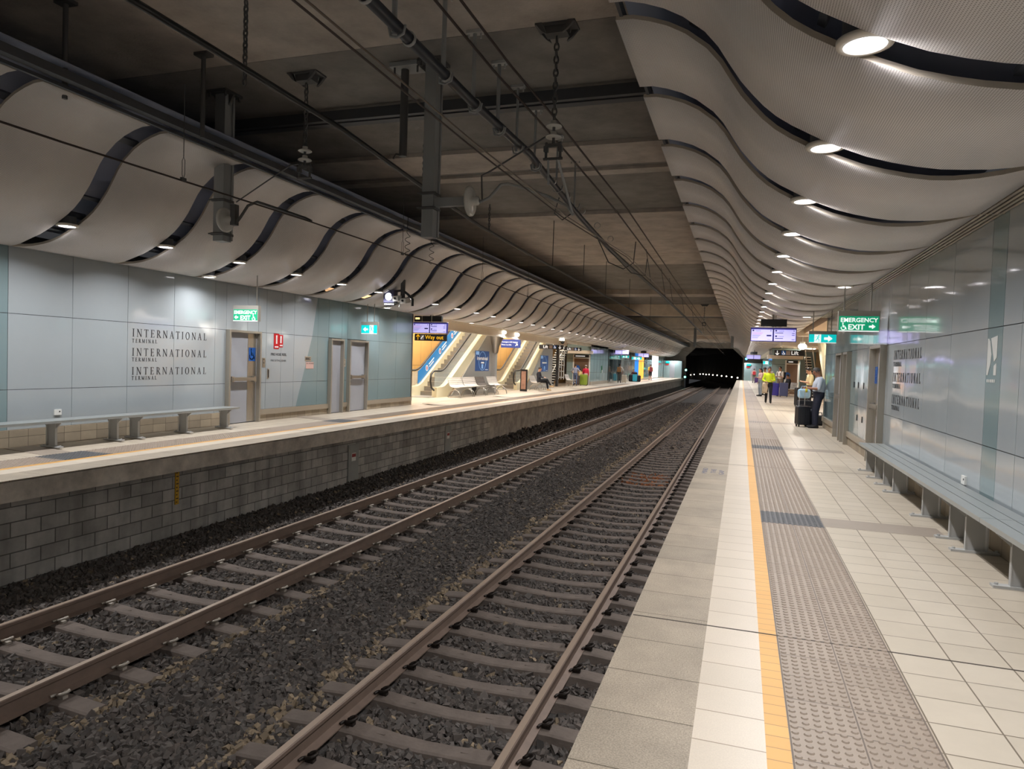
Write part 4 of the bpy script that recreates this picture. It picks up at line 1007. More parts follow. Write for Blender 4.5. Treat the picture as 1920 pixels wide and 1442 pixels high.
# passenger information screens
LAV = mat('lit_screen_lavender', (188, 182, 245), .5, emit=.62); SCRB = mat('screen_frame_blue', (52, 48, 120), .35); SCT = mat('screen_text', (52, 46, 110), .5, emit=.05); SCR = mat('screen_text_red', (200, 90, 120), .5, emit=.3)
SCD = mat('lit_screen_header', (52, 44, 130), .5, emit=.5)
def screens(x0, x1, y, z0, z1, lab, poleX, ztop, detail=True, boxes=True, flipside=False):
    t = thing('departure_screens', lab, 'screen', ((x0+x1)/2, y, z0))
    part('screen_case', MB().box(x0, y-.05, z0, x1, y+.05, z1), [SCRB], t); part('screen_hood', MB().box(x0-.01, y-.09, z1, x1+.01, y+.06, z1+.012), [mat('hood_pale', (215, 205, 215), .4)], t)
    part('support_pole', MB().cyl((poleX, y+.02, z1), (poleX, y+.02, ztop), .03, 10).cyl((poleX+.07, y+.05, z1), (poleX+.07, y+.05, ztop), .02, 8), [STAIN], t)
    W = (x1-x0)/2
    for i in range(2):
        a = x0+i*W+.02; T = FRONT((a, y-.051, z0+.02)); w_, h = W-.04, z1-z0-.04
        k = MB(); rect(k, 0, 0, w_, h, T, d=.003); s = part('lit_screen', k, [LAV], t, label='glowing lavender screen')
        if not detail: continue
        T2 = T @ Matrix.Translation((0, 0, .004)); k = MB(); rect(k, 0, h*.91, w_, h, T2); part('header_bar', k, [SCD], s)
        k = MB(); kr = MB()
        text_mb('Central', h*.13, T2 @ Matrix.Translation((w_*.2, h*.76, 0)), .001, mb=k); rect(k, w_*.05, h*.76, w_*.13, h*.88, T2)
        if i == 0:
            for j in range(5): rect(k if j not in (0, 1) else kr, w_*.05, h*(.62-.1*j), w_*(.55-.06*j), h*(.64-.1*j), T2)
            rect(k, w_*.72, h*.36, w_*.94, h*.48, T2); text_mb('7 min', h*.09, T2 @ Matrix.Translation((w_*.78, h*.06, 0)), .001, mb=k)
        else:
            rect(k, w_*.05, h*.62, w_*.42, h*.67, T2); text_mb('Central', h*.13, T2 @ Matrix.Translation((w_*.2, h*.32, 0)), .001, mb=k); rect(k, w_*.05, h*.32, w_*.14, h*.44, T2); rect(k, w_*.05, h*.18, w_*.42, h*.23, T2)
            for zz in (.6, .45, .1): rect(k, w_*.82, h*zz, w_*.95, h*(zz+.04), T2)
        rect(k, w_*.9, h*.76, w_*.93, h*.86, T2)
        part('screen_text', k, [SCT], s)
        if kr.f: part('screen_alert_text', kr, [SCR], s)
    if boxes == 'R': part('rear_box', MB().box(x0+.27, y-.03, z1+.04, x1-.27, y+.05, z1+.25), [BLACK], t)
    elif boxes == 'L':
        for a, b in ((x0+.06, x0+.3), (x0+.36, x0+.66), (x0+.72, x0+1.08)): part('rear_box', MB().box(a, y-.05, z1+.03, b, y+.06, z1+.22), [BLACK], t)
        part('lit_readout', MB().box(x0+.1, y-.054, z1+.1, x0+.26, y-.05, z1+.16), [mat('amber_readout', (255, 215, 140), .5, emit=1.2)], t)
    return t
screens(-10.76, -9.48, 21.5, 2.47, 2.84, 'pair of lavender departure screens above the yellow Way out sign, left platform', -10.12, 3.2, boxes='L')
screens(.21, 1.46, 21.5, 2.43, 2.83, 'nearer pair of lavender departure screens above the right platform', .82, 3.22, boxes='R')
SBLK = mat('sign_black', (30, 28, 30), .4); SYEL = mat('sign_yellow', (250, 190, 20), .4, emit=.35); SWH = mat('sign_lit_white', (235, 235, 235), .4, emit=.5)
t = thing('way_out_sign', 'black Way out sign with yellow arrow and words under the left screens', 'sign', (-10.1, 21.5, 2.22)); part('sign_board', MB().box(-10.68, 21.46, 2.215, -9.5, 21.54, 2.45), [SBLK], t)
T = FRONT((-10.68, 21.457, 2.215)); k = MB(); arrow(k, (.13, .115), .17, PI/2, T); text_mb('Way out', .19, T @ Matrix.Translation((.4, .06, 0)), .002, mb=k, bold=.002); part('yellow_words', k, [SYEL], t)
k = MB(); rect(k, .22, .03, .36, .2, T); part('escalator_symbol', k, [mat('symbol_grey', (150, 140, 140), .5)], t); k = MB(); line2(k, (.24, .06), (.33, .17), .03, T @ Matrix.Translation((0, 0, .004))); part('escalator_line', k, [SWH], t)

# platform indicator lamp and cameras on a drop pole, left side
t = thing('indicator_lamp', 'box with a round lit white disc marked INDICATOR hanging over the left platform edge', 'signal', (-9.2, 17, 3.0))
part('indicator_box', MB().box(-9.36, 16.85, 3.1, -9.03, 17.05, 3.44), [mat('indicator_blue_grey', (72, 72, 98), .4)], t)
part('indicator_hood', MB().tube([(-9.32, 16.8, 3.25), (-9.3, 16.78, 3.4), (-9.2, 16.76, 3.45), (-9.1, 16.78, 3.4), (-9.08, 16.8, 3.25)], .012, 6), [BLACK], t)
part('lit_disc', MB().lathe([(1e-4, -.01), (.1, -.01), (.1, 0)], c=(-9.2, 16.85, 3.26), n=24, axis='y'), [mat('lit_indicator', (235, 235, 255), .5, emit=4)], t)
part('indicator_plate', MB().box(-9.36, 16.88, 3.02, -9.05, 16.92, 3.1), [SBLK], t); k = MB(); text_mb('INDICATOR', .055, FRONT((-9.345, 16.877, 3.04)), .001, mb=k); part('indicator_word', k, [SWH], t)
t = thing('camera_pole', 'dark drop pole carrying two white cameras and a bracket beside the indicator lamp', 'camera', (-8.84, 17, 3.0))
part('pole', MB().box(-8.9, 16.96, 3.1, -8.8, 17.04, 4.0), [DARKST], t); part('cross_arm', MB().tube([(-9.1, 17, 3.42), (-8.85, 17, 3.44), (-8.7, 17, 3.34), (-8.55, 17, 3.2), (-8.55, 17, 3.02)], .035, 6), [DARKST], t)
for dx, dz in ((-8.95, 3.22), (-8.72, 3.16)):
    c = part('camera_body', MB().cbox((dx, 16.9, dz), (.16, .3, .13), 0, Matrix.Rotation(.2, 3, 'X')), [WHITE], t); part('camera_lens', MB().cyl((dx, 16.72, dz-.02), (dx, 16.78, dz-.02), .03, 10), [BLACK], c)
part('camera_mount', MB().tube([(-8.95, 17, 3.14), (-8.93, 16.98, 3.02), (-8.9, 16.9, 2.98)], .02, 6), [WHITE], t)
# ================================================================== CONCOURSES
OCHRE = brickmat('ochre_timber_panels', (206, 164, 100), (198, 156, 94), (140, 106, 60), 1.1, 1.3, .012, (1, 2), rough=.45, offset=.5, stain=.06, bump=.1, vs=1)
SOFF = mat('beige_bulkhead', (224, 212, 194), .5); CREAM = mat('cream_escalator_skirt', (226, 220, 190), .35, .2); STEP = mat('ribbed_escalator_step', (128, 122, 114), .4, .3, var=.15, vs=30)
TEALG = mat('teal_glazed_wall', (140, 162, 164), .12, spec=.6); LIFTD = mat('brown_lift_door', (120, 98, 82), .35, .5)
DARKG = mat('dark_grey_cladding', (62, 62, 64), .5)
GSTEEL = mat('brushed_grey_cladding', (172, 170, 166), .28, .4)
def area(name, loc, size, power, rot=(0, 0, 0), parent=None, color=(1, .93, .84), sy=None):
    ld = bpy.data.lights.new(name, 'AREA'); ld.shape = 'RECTANGLE' if sy else 'DISK'; ld.size = size; ld.energy = power; ld.color = color
    if sy: ld.size_y = sy
    o = bpy.data.objects.new(name, ld); COL.objects.link(o); o.location = loc; o.rotation_euler = rot
    if parent: o.parent = parent
    return o
struct('concourse_wall_left', MB().box(-14.1, 20.9, 0, -13.9, 60, 5.6), [OCHRE])
struct('concourse_ceiling_left', MB().box(-14.1, 20.6, 5.3, -11.0, 60, 5.4), [SOFF])
struct('concourse_soffit_left', MB().box(-11.3, 20.97, 2.78, -11.0, 44.5, 5.3).box(-11.02, 20.97, 3.16, -10.4, YF, 3.25), [SOFF])
struct('concourse_soffit_edge', MB().box(-11.3, 44.6, 2.96, -11.0, YF, 3.3).box(-11.02, 20.97, 3.08, -10.96, 44.5, 3.17).box(-11.03, 20.97, 2.75, -10.97, 44.5, 2.79), [mat('soffit_trim', (236, 228, 214), .4)])
BIGL = mat('round_ceiling_lamp_glow', (255, 248, 236), .5, emit=5)
def roundlamp(x, y, z, lab, power=25, r=.14, top=None):
    t = thing('round_lamp', lab, 'lamp', (x, y, z)); part('lamp_globe', MB().sphere((x, y, z+r*.4), r, 14, sc=(1, 1, .75)), [BIGL], t); part('lamp_base', MB().cyl((x, y, z+r*.9), (x, y, z+r*1.5), r*.6, 12).cyl((x, y, z+r), (x, y, top or z+r*1.6), .015, 6), [WHITE], t)
    area('area_light', (0, 0, -r*.5), .3, power, parent=t)
roundlamp(-11.5, 26.5, 4.7, 'round lamp glimpsed high behind the bulkhead over the first left escalator', 200, .18, 5.3)
roundlamp(-12.8, 36.5, 4.6, 'round lamp high between the two left escalators', 150, .18, 5.3)
roundlamp(-10.95, 33.6, 2.92, 'glowing round lamp on the beige bulkhead right of the flared steel column', 40, .14)
roundlamp(-10.95, 31.6, 2.95, 'glowing round lamp at the top of the flared steel column', 30, .12)
roundlamp(2.35, 30.9, 2.55, 'glowing round lamp below the right departure screens', 40, .17, 3.12)
roundlamp(4.0, 27.5, 2.85, 'round lamp high over the right escalator', 100, .16, 3.1)

PANL = mat('fill_panel_glow', (255, 246, 232), .5, emit=3)  # glowing panels added to brighten the escalator halls
for i, (x, y) in enumerate(((-12.6, 23.5), (-12.6, 29.5), (-12.6, 34.5), (-12.6, 40.5), (4.2, 24.5), (4.2, 30.5), (4.2, 38), (4.2, 50), (-12.6, 47))):
    zc = 5.28 if x < 0 else 3.08 if y < 33 else 3.1
    if x > 0 and y < 33: zc = 3.08
    t = thing('added_fill_panel', f'flat square fill light added in the high ceiling of the {"left" if x < 0 else "right"} escalator hall', 'lamp', (x, y, zc), group=f'added fill lights of the {"left" if x < 0 else "right"} escalator hall')
    part('fill_panel', MB().box(x-.4, y-.4, zc-.02, x+.4, y+.4, zc), [PANL], t); area('area_light', (0, 0, -.03), .7, 170 if x < 0 else 80, parent=t)
def escalator(x0, x1, y0, ztop, lab, hoard=False, cladding=None):
    t = thing('escalator', lab, 'escalator', ((x0+x1)/2, y0, 0)); ys = y0+.9; S = math.tan(math.radians(30))
    yt = ys+ztop/S
    def path(off, lo=0): return [(y0-.0, off), (ys-.35, off), (ys-.1, off+.04), (ys+.2, off+.04+.2*S), (yt, off+(yt-ys)*S)]
    n = int(ztop/.2); k = MB()
    for i in range(n): k.box(x0+.22, ys+i*.2/S, i*.2-.3, x1-.22, ys+(i+1)*.2/S+.02, (i+1)*.2)
    part('step_band', k, [STEP], t)
    k = MB()
    for i in range(n): k.box(x0+.22, ys+i*.2/S-.004, (i+1)*.2-.03, x0+.26, ys+i*.2/S, (i+1)*.2); k.box(x0+.22, ys+i*.2/S-.006, (i+1)*.2-.012, x1-.22, ys+i*.2/S, (i+1)*.2)
    part('yellow_step_edge', k, [mat('step_edge_yellow', (150, 132, 96), .5)], t)
    part('landing_plate', MB().box(x0+.1, y0-.5, 0, x1-.1, ys, .02), [GSTEEL], t)
    for sx, nm in ((x0, 'left'), (x1, 'right')):
        s = 1 if sx == x0 else -1
        xa, xb = sorted((sx, sx+s*.22))
        top = [(a, b+.36) for a, b in path(.06)]; bot = [(a, b-.22) for a, b in path(0)][::-1]
        bot = [(a, max(0, b)) for a, b in bot]
        part('skirt', MB().prism(top+bot, xa, xb, ax='x'), [CREAM], t)
        xg = (xa+xb)/2
        g0 = [(a, b+.36) for a, b in path(.06)]; g1 = [(a, b+1.0) for a, b in path(.06)][::-1]
        part('glass_balustrade', MB().prism(g0+g1, xg-.006, xg+.006, ax='x'), [GLASS if not (hoard and nm == 'left') else GLASS], t)
        P_ = [(xg, a, b+1.04) for a, b in path(.06)]
        P_ = [(xg, y0-.05, .3), (xg, y0-.3, .42), (xg, y0-.42, .7), (xg, y0-.36, .96), (xg, y0-.15, 1.09)]+P_
        part('handrail', MB().tube(P_, .04, 8), [RUBBER], t)
        if hoard and nm == 'left':
            b0 = [(a, b+.4) for a, b in path(.06)[2:]]; b1 = [(a, b+.96) for a, b in path(.06)[2:]][::-1]
            h = part('blue_hoarding', MB().prism(b0+b1, xg+.01, xg+.03, ax='x'), [mat('hoarding_blue', (18, 112, 180), .4, emit=.05)], t)
            k = MB(); k2 = MB()
            for q in range(4):
                yc = ys+.75+q*1.35; zc = (yc-ys)*S+.76
                T = frame((xg+.031, yc, zc), (0, math.cos(PI/6), math.sin(PI/6)), (0, -math.sin(PI/6), math.cos(PI/6)))
                ring2(k, (0, 0), .13, .13, .03, .03, T, n=18); rect(k2, -.05, -.07, .05, .07, T)
                for r_ in range(2): rect(k, .25, .03-r_*.12, .85-.1*r_, .08-r_*.12, T)
            part('white_writing', k, [SIGNW], h); part('picture_patch', k2, [mat('patch_red', (200, 120, 120), .5)], h)
    if cladding:
        y2, pl = cladding
        part('side_cladding', MB().prism([(ys+.3, 0), (y2, 0), (y2, 3.2), (ys+3.2/S-.3, 3.2), (ys+.6, .06)], x1 if pl > 0 else x0-.05, x1+.05 if pl > 0 else x0, ax='x'), [GSTEEL], t)
    return t
escalator(-13.4, -12.0, 26.3, 4.8, 'nearer left escalator with blue hoarding along its far balustrade', True, (33.0, 1))
escalator(-13.4, -12.0, 37.2, 4.8, 'farther left escalator behind the seated person', False, (44.5, 1))
escalator(3.05, 4.45, 26.2, 4.8, 'escalator rising behind the right platform wall', False, None)
# blue posters
PBLUE = mat('poster_blue', (36, 72, 130), .35, emit=.12); PLBL = mat('poster_light_blue', (130, 170, 215), .35, emit=.25)
def poster(y0, y1, z0, z1, lab, words, x=-11.94):
    t = thing('poster', lab, 'poster', (x, (y0+y1)/2, z0)); part('poster_board', MB().box(x-.02, y0, z0, x, y1, z1), [PBLUE], t); T = LWALL((x+.002, y0, z0)); w_, h = y1-y0, z1-z0
    k = MB()
    if words: text_mb('International', .25, T @ Matrix.Translation((w_*.5, h*.55, 0)) @ Matrix.Scale(1.15, 4, (1, 0, 0)), .001, 'CENTER', k, bold=.004); rect(k, w_*.4, h*.38, w_*.62, h*.45, T)
    else: rect(k, w_*.2, h*.5, w_*.8, h*.58, T)
    rect(k, w_*.72, h*.05, w_*.92, h*.08, T); part('white_words', k, [SIGNW], t)
    k = MB(); ring2(k, (w_*.5, h*.5), w_*.27, h*.47, .03, .02, T, n=28); rect(k, w_*.44, h*.12, w_*.56, h*.34, T); rect(k, .05, h*.8, w_*.25, h*.97, T); part('pale_oval', k, [PLBL], t)
poster(30.45, 32.3, 1.1, 2.07, 'blue poster reading International on the grey cladding of the nearer escalator', True)
poster(41.6, 43.4, 1.03, 2.06, 'pale blue poster on the grey cladding of the farther escalator', False)
# flared steel column cover
t = thing('flared_column', 'grey column with a flared brushed steel cone at its top between the escalators', 'column', (-11.6, 32.8, 0))
part('column_shaft', MB().box(-11.97, 32.7, 0, -11.76, 33.0, 2.4), [GSTEEL], t)
part('steel_cone', MB().lathe([(.14, 2.0), (.2, 2.35), (.5, 3.0), (.55, 3.2)], c=(-11.8, 32.8, 0), n=20), [STAIN], t)
t = thing('luggage_notice_sign', 'dark blue sign with white words about luggage and lifts hanging before the farther escalator', 'sign', (-12.7, 38, 2.4))
part('sign_board', MB().box(-13.33, 37.97, 2.4, -12.14, 38.03, 2.88), [mat('notice_blue', (38, 56, 120), .4, emit=.1)], t); k = MB(); T = FRONT((-13.33, 37.965, 2.4))
text_mb('Passengers with Luggage', .1, T @ Matrix.Translation((.04, .3, 0)), .001, mb=k); text_mb('Please use Lifts', .1, T @ Matrix.Translation((.04, .14, 0)), .001, mb=k); arrow(k, (.95, .17), .18, PI/4, T); part('white_words', k, [SWH], t)
part('hanging_rod', MB().cyl((-13.0, 38, 2.88), (-13.0, 38, 5.3), .012, 6).cyl((-12.4, 38, 2.88), (-12.4, 38, 5.3), .012, 6), [STAIN], t)
# lift signs
def liftsign(x0, x1, y, z0, z1, lab, flip, ztop=3.1):
    t = thing('lift_sign', lab, 'sign', ((x0+x1)/2, y, z0)); part('sign_board', MB().box(x0, y-.04, z0, x1, y+.04, z1), [SBLK], t); T = FRONT((x0, y-.043, z0)); w_, h = x1-x0, z1-z0
    cols = [.2, .42, .62, .85] if not flip else [.68, .42, .25, .1]
    k = MB(); text_mb('Lift', h*.95, T @ Matrix.Translation((w_*(.17 if not flip else .56), h*.2, 0)), .002, mb=k, bold=.003); arrow(k, (w_*(.86 if not flip else .1), h*.5), h*.75, -PI/2, T); part('white_words', k, [SWH], t)
    a = w_*(.56 if not flip else .2); k = MB(); rect(k, a+.05, h*.12, a+.05+h*.78, h*.88, T); part('blue_symbol', k, [BLUE], t); k = MB(); wheelchair(k, (a+.05+h*.39, h*.5), h*.7, T @ Matrix.Translation((0, 0, .004))); part('wheelchair_symbol', k, [SWH], t)
    a = w_*.43 if not flip else w_*.38; k = MB(); rect(k, a, h*.12, a+h*.78, h*.88, T); part('lift_symbol', k, [_M['symbol_grey']], t)
    part('hanging_rod', MB().cyl((x0+.3, y, z1), (x0+.3, y, ztop), .012, 6).cyl((x1-.3, y, z1), (x1-.3, y, ztop), .012, 6), [STAIN], t)
liftsign(-11.6, -10.1, 40, 2.43, 2.68, 'nearer black Lift sign over the left platform, arrow pointing down', False)
liftsign(-11.55, -10.36, 46, 2.48, 2.70, 'farther black Lift sign over the left platform', False)
liftsign(1.48, 2.84, 36, 2.32, 2.59, 'black Lift sign over the right platform, arrow pointing down', True, 3.14)
# dome camera
t = thing('dome_camera', 'black ball camera under a white lamp hung over the left platform near the lift signs', 'camera', (-10.3, 40, 2.8)); part('white_lamp', MB().lathe([(.16, 0), (.12, .12), (.04, .25)], c=(-10.2, 40, 2.96), n=16), [LENSW], t); part('black_dome', MB().sphere((-10.17, 40, 2.86), .12, 14), [BLACK], t); part('drop_pole', MB().cyl((-10.2, 40, 3.18), (-10.2, 40, 3.28), .05, 8), [GALV], t)
# stairs
def stairs(x0, x1, y0, n, lab):
    t = thing('staircase', lab, 'stairs', ((x0+x1)/2, y0, 0)); k = MB(); k2 = MB()
    for i in range(n): k.box(x0, y0+i*.28, i*.17, x1, y0+i*.28+.3, (i+1)*.17-.035); k2.box(x0-.01, y0+i*.28-.03, (i+1)*.17-.055, x1+.01, y0+i*.28+.3, (i+1)*.17)
    part('risers', k, [BLACK], t); part('tread_nosings', k2, [WHITE], t)
    for x in (x0-.05, x1+.05): part('handrail', MB().tube([(x, y0-.7, 0), (x, y0-.7, .9), (x, y0-.1, .98), (x, y0+n*.28, n*.17+.9)], .025, 8), [WHITE], t)
    return t
stairs(-12.95, -12.15, 45.2, 15, 'steep open staircase with white step edges beside the left lift')
stairs(3.95, 4.3, 45.5, 15, 'staircase with white step edges behind the standing man on the right platform')
t = thing('steel_post', 'dark grey post with lattice framing beside the left staircase', 'post', (-12, 46, 0)); part('post_column', MB().box(-12.08, 45.9, 0, -11.92, 46.1, 3.4), [DARKG], t)
k = MB()
for i in range(6): k.box(-11.9, 46, .6+i*.42, -11.5, 46.04, .66+i*.42)
for i in range(3): k.box(-11.9+i*.17, 46, .5, -11.86+i*.17, 46.04, 3.1)
part('lattice', k, [WHITE], t)
# lift buildings
def liftbox(x0, x1, y0, y1, zt, dx0, dx1, lab, side):
    t = thing('lift_enclosure', lab, 'lift', ((x0+x1)/2, y0, 0))
    part('enclosure_walls', MB().box(x0, y0, .25, x1, y1, zt), [TEALG], t); part('plinth', MB().box(x0-.03, y0-.03, 0, x1+.03, y1+.03, .25), [PTRIM], t)
    d = part('lift_door', MB().box(dx0, y0-.05, 0, dx1, y0-.04, 2.02), [LIFTD], t); part('door_frame', MB().box(dx0-.1, y0-.04, 0, dx0, y0, 2.3).box(dx1, y0-.04, 0, dx1+.1, y0, 2.3).box(dx0, y0-.04, 2.02, dx1, y0, 2.1), [WHITE], t)
    k = MB(); ring2(k, ((dx0+dx1)/2-dx0-.3, 1.3), .2, .2, .19, .19, FRONT((dx0, y0-.052, 0)), n=16); part('blue_roundel', k, [BLUE], d)
    part('name_board', MB().box(dx0, y0-.08, 2.1, dx1, y0-.05, 2.3), [SBLK], t); k = MB(); rect(k, .1, .07, dx1-dx0-.3, .13, FRONT((dx0, y0-.082, 2.1))); part('name_words', k, [SWH], t)
    part('canopy', MB().box(x0-.3, y0-1.0, 2.38, x1+.1, y0+.3, 2.62), [SOFF], t)
    k = MB()
    for z in (.95, 2.0): k.box(x0-.004, y0-.004, z, x1+.004, y1, z+.02)
    for i in range(1, 6): k.box(x0-.004, y0+(y1-y0)*i/6, .25, x1+.004, y0+(y1-y0)*i/6+.02, zt)
    part('glazing_joints', k, [PDARK], t)
    return t
liftbox(-12.9, -11.0, 52.3, 59.5, 3.1, -12.3, -11.15, 'glazed lift enclosure with brown doors on the left platform', 1)
liftbox(1.95, 3.75, 50.5, 56, 3.1, 2.9, 3.6, 'glazed lift enclosure with brown doors on the right platform', -1)
struct('concourse_bulkhead_right', MB().box(1.7, 33.5, 2.72, 5.2, 35.0, 3.12).box(2.0, 29.8, 3.0, 5.2, 30.2, 3.6), [SOFF])
struct('concourse_bulkhead_near', MB().box(2.32, 21.8, 3.1, 5.6, 33, 3.3), [mat('peach_bulkhead', (222, 194, 164), .5)])
struct('concourse_wall_right', MB().box(5.6, 21, 0, 5.8, 60, 5.4), [OCHRE])
struct('concourse_wall_right_far', MB().box(2.75, 60, 0, 9, 106, 3.2), [TEALG])
struct('concourse_ceiling_right', MB().box(2.0, 35.0, 3.13, 6, 106, 3.25), [SOFF])
# far shopfronts left, each its own unit
fy = [(60.5, 65.3, TEALG, 'dark glazed doors'), ]
def front(y0, y1, M, lab, z1=2.95, nm='shopfront', cat='shopfront', extra=None):
    t = thing(nm, lab, cat, (-11, (y0+y1)/2, 0)); part('front_panel', MB().box(-11.3, y0, .12, -10.95, y1, z1), [M], t); part('front_plinth', MB().box(-11.32, y0, 0, -10.93, y1, .12), [PTRIM], t)
    k = MB(); n = max(1, int((y1-y0)/2))
    for i in range(n+1): k.box(-10.955, y0+(y1-y0)*i/n-.03, .12, -10.935, y0+(y1-y0)*i/n+.03, z1)
    k.box(-10.955, y0, 2.1, -10.935, y1, 2.16); part('mullions', k, [STAIN], t); return t
MIR = mat('dark_reflective_glazing', (70, 82, 84), .1, .3)
front(59.6, 66, MIR, 'dark reflective glazed front just beyond the left lift enclosure'); front(66.05, 74.8, mat('silver_glazing', (150, 156, 152), .15, .5), 'silvery glazed front behind the black luggage pile')
front(74.85, 77.8, mat('blue_lit_panel', (20, 120, 215), .4, emit=.6), 'bright blue illuminated advertising panel'); front(77.85, 82.2, mat('amber_lit_panel', (250, 170, 60), .4, emit=.8), 'bright orange illuminated advertising panel beside the blue one')
front(82.25, 89.8, MIR, 'dark glazed front between the orange panel and the white lit panel'); front(89.85, 97, mat('white_lit_panel', (245, 248, 255), .4, emit=1.6), 'tall glowing white panel at the far end of the left platform')
front(97.05, 105.5, TEALG, 'pale teal end building with doors next to the tunnel mouth')
for x0, x1, lab in ((-10.9, -8.3, 'left'), (.35, 2.7, 'right')):
    t = thing('end_kiosk', f'small pale teal equipment building at the tunnel end of the {lab} platform', 'building', ((x0+x1)/2, 104, 0)); part('kiosk_walls', MB().box(x0, 103.6, 0, x1, 106, 2.5), [TEALG], t)
    part('kiosk_door', MB().box(x0+.9, 103.57, 0, x0+1.6, 103.6, 2.1), [DGREY], t); part('lit_exit_panel', MB().box(x0+.3, 103.5, 2.15, x0+.85, 103.58, 2.4), [CYAN], t); part('red_notice', MB().box(x0+.3, 103.56, 1.85, x0+.75, 103.6, 2.0), [FIRE], t)
# distant screens and exit signs
screens(-10.5, -9.3, 60, 2.55, 2.9, 'distant left pair of lavender screens beyond the lift enclosure', -9.9, 3.3, False); screens(-10.2, -9.1, 72, 2.5, 2.9, 'farthest pair of lavender screens over the left platform', -9.6, 3.3, False, 'R'); screens(.35, 1.45, 60, 2.45, 2.8, 'distant pair of lavender screens over the right platform', .9, 3.3, False, 'R')
hang(-10.9, -10.2, 66, 2.3, 2.6, 'distant turquoise exit sign below the far left screens', exface(False), [-10.6], 3.1); hang(-10.4, -9.4, 69, 2.2, 2.55, 'pale turquoise lit sign over the far left platform', exface(True), [-10.0], 3.1); hang(1.75, 2.7, 64, 2.1, 2.45, 'distant turquoise lit sign over the right platform', exface(True), [2.2], 3.135)
# signals near the tunnel
def signal(x, y, z, c, lab, e=8, r=.2):
    t = thing('signal_lamp', lab, 'signal', (x, y, z)); part('signal_case', MB().box(x-.2, y, z-.25, x+.2, y+.2, z+.25), [BLACK], t); part('lit_lens', MB().lathe([(1e-4, -.02), (r*.6, -.02), (r*.7, 0)], c=(x, y, z), n=16, axis='y'), [mat('lit_'+lab.split()[0]+'_lens', c, .5, emit=e)], t); part('signal_post', MB().cyl((x, y+.1, z-.3), (x, y+.1, -1.4 if z < 1.5 else z-.3), .05, 8), [DARKST], t)
signal(-7.75, 104.5, 1.2, (120, 255, 225), 'green upper signal light by the left end of the platform at the tunnel mouth'); signal(-7.7, 102.5, .2, (90, 255, 220), 'lower green signal light by the left platform ramp at the tunnel mouth')
signal(.55, 98, 3.0, (60, 160, 255), 'blue signal light under the right curved ceiling near the tunnel mouth', 12)

# ------------------------------------------------------------------ tunnel
TUN = mat('sooty_tunnel_concrete', (60, 56, 50), .95, var=.4, vs=.6)
PORT = mat('portal_concrete', (160, 150, 138), .9, var=.2, vs=1)
k = MB(); y0, y1 = YF, YF+1
poly = [(-7.95, -1.7), (-7.95, 3.2), (-6.6, 4.55), (-1.3, 4.55), (.15, 3.2), (.15, -1.7)]
outer = [(-13, -1.7), (-13, 6.2), (-13, 6.2), (5.0, 6.2), (5.0, 6.2), (5.0, -1.7)]
for i in range(5):
    a, b, c, d = poly[i], poly[i+1], outer[i+1], outer[i]
    if c == d: pts = [a, b, c]
    else: pts = [a, b, c, d]
    k.prism(pts, y0, y1)
struct('tunnel_portal', k, [PORT])
struct('tunnel_wall_left', MB().add([(x, y, z) for z in (-1.7, 6) for x, y in ((-8.1, 107), (-9, 130), (-13, 160), (-22, 200), (-30, 220))], [(i, i+1, 6+i, 5+i) for i in range(4)]), [TUN])
struct('tunnel_wall_right', MB().add([(x, y, z) for z in (-1.7, 6) for x, y in ((.3, 107), (-.3, 125), (-3, 150), (-10, 190), (-20, 220))], [(i, i+1, 6+i, 5+i) for i in range(4)]), [TUN])
struct('tunnel_roof', MB().box(-34, 107, 4.9, 6, 222, 5.2), [TUN]); struct('tunnel_end', MB().box(-34, 221, -1.7, 2, 222, 6), [TUN])
for i, (px, py) in enumerate(((1382.8, 708.4), (1372, 707), (1362, 705.6), (1353, 705), (1344.6, 703.7), (1336.7, 703.1), (1329.5, 702.2), (1324, 702.2), (1318.3, 701.5), (1312.7, 701.5), (1301.6, 702.2), (1295, 703))):
    y = 112+i*8; d = (_r*((px-960)/FPX)+_u*(-(py-721)/FPX)+_f); s = y/d.y; p = Vector((0, 0, 1.6))+d*s
    t = thing('tunnel_lamp', 'small white tunnel lamp in the curving row of lamps inside the dark tunnel', 'lamp', p, group='row of tunnel lamps'); part('lamp_bulb', MB().sphere(p, .11+.003*i, 10), [LENSW], t); part('lamp_bracket', MB().cbox((p.x, p.y+.1, p.z-.1), (.06, .2, .06)), [BLACK], t)

# ------------------------------------------------------------------ concourse seats
SEATG = mat('pale_metal_seat', (214, 208, 200), .4, .2)
def seat(x, y, rz, lab, M=None, width=1.1, group=None):
    """contoured slatted platform seat with hoop legs; faces local +x... sitter looks along local -y"""
    t = thing('platform_seat', lab, 'seat', (x, y, 0), rz, group); M = M or SEATG; k = MB()
    prof = [(-.27, .46), (-.2, .44), (-.1, .43), (0, .43), (.1, .44), (.19, .47), (.24, .54), (.27, .62), (.30, .70), (.33, .78), (.35, .84)]
    for a, b in zip(prof, prof[1:]):
        dx, dz = b[0]-a[0], b[1]-a[1]; l = math.hypot(dx, dz); c = ((a[0]+b[0])/2, (a[1]+b[1])/2)
        k.cbox((0, c[0], c[1]), (width, l*.78, .018), 0, Matrix.Rotation(math.atan2(dz, dx), 3, 'X'))
    part('seat_shell', k, [M], t, True)
    for s in (-1, 1):
        xx = s*(width/2-.04); part('hoop_leg', MB().tube([(xx, -.28+.28*(1-math.cos(a))*1.0, .34*math.sin(a)) for a in [PI*j/10 for j in range(11)]], .02, 8), [STAIN], t, True)
        part('side_rib', MB().tube([(xx, a, b-.02) for a, b in prof], .018, 6), [STAIN], t, True)
    return t
ang = -PI/2      # sitters look along -y in local space; turned to face the tracks
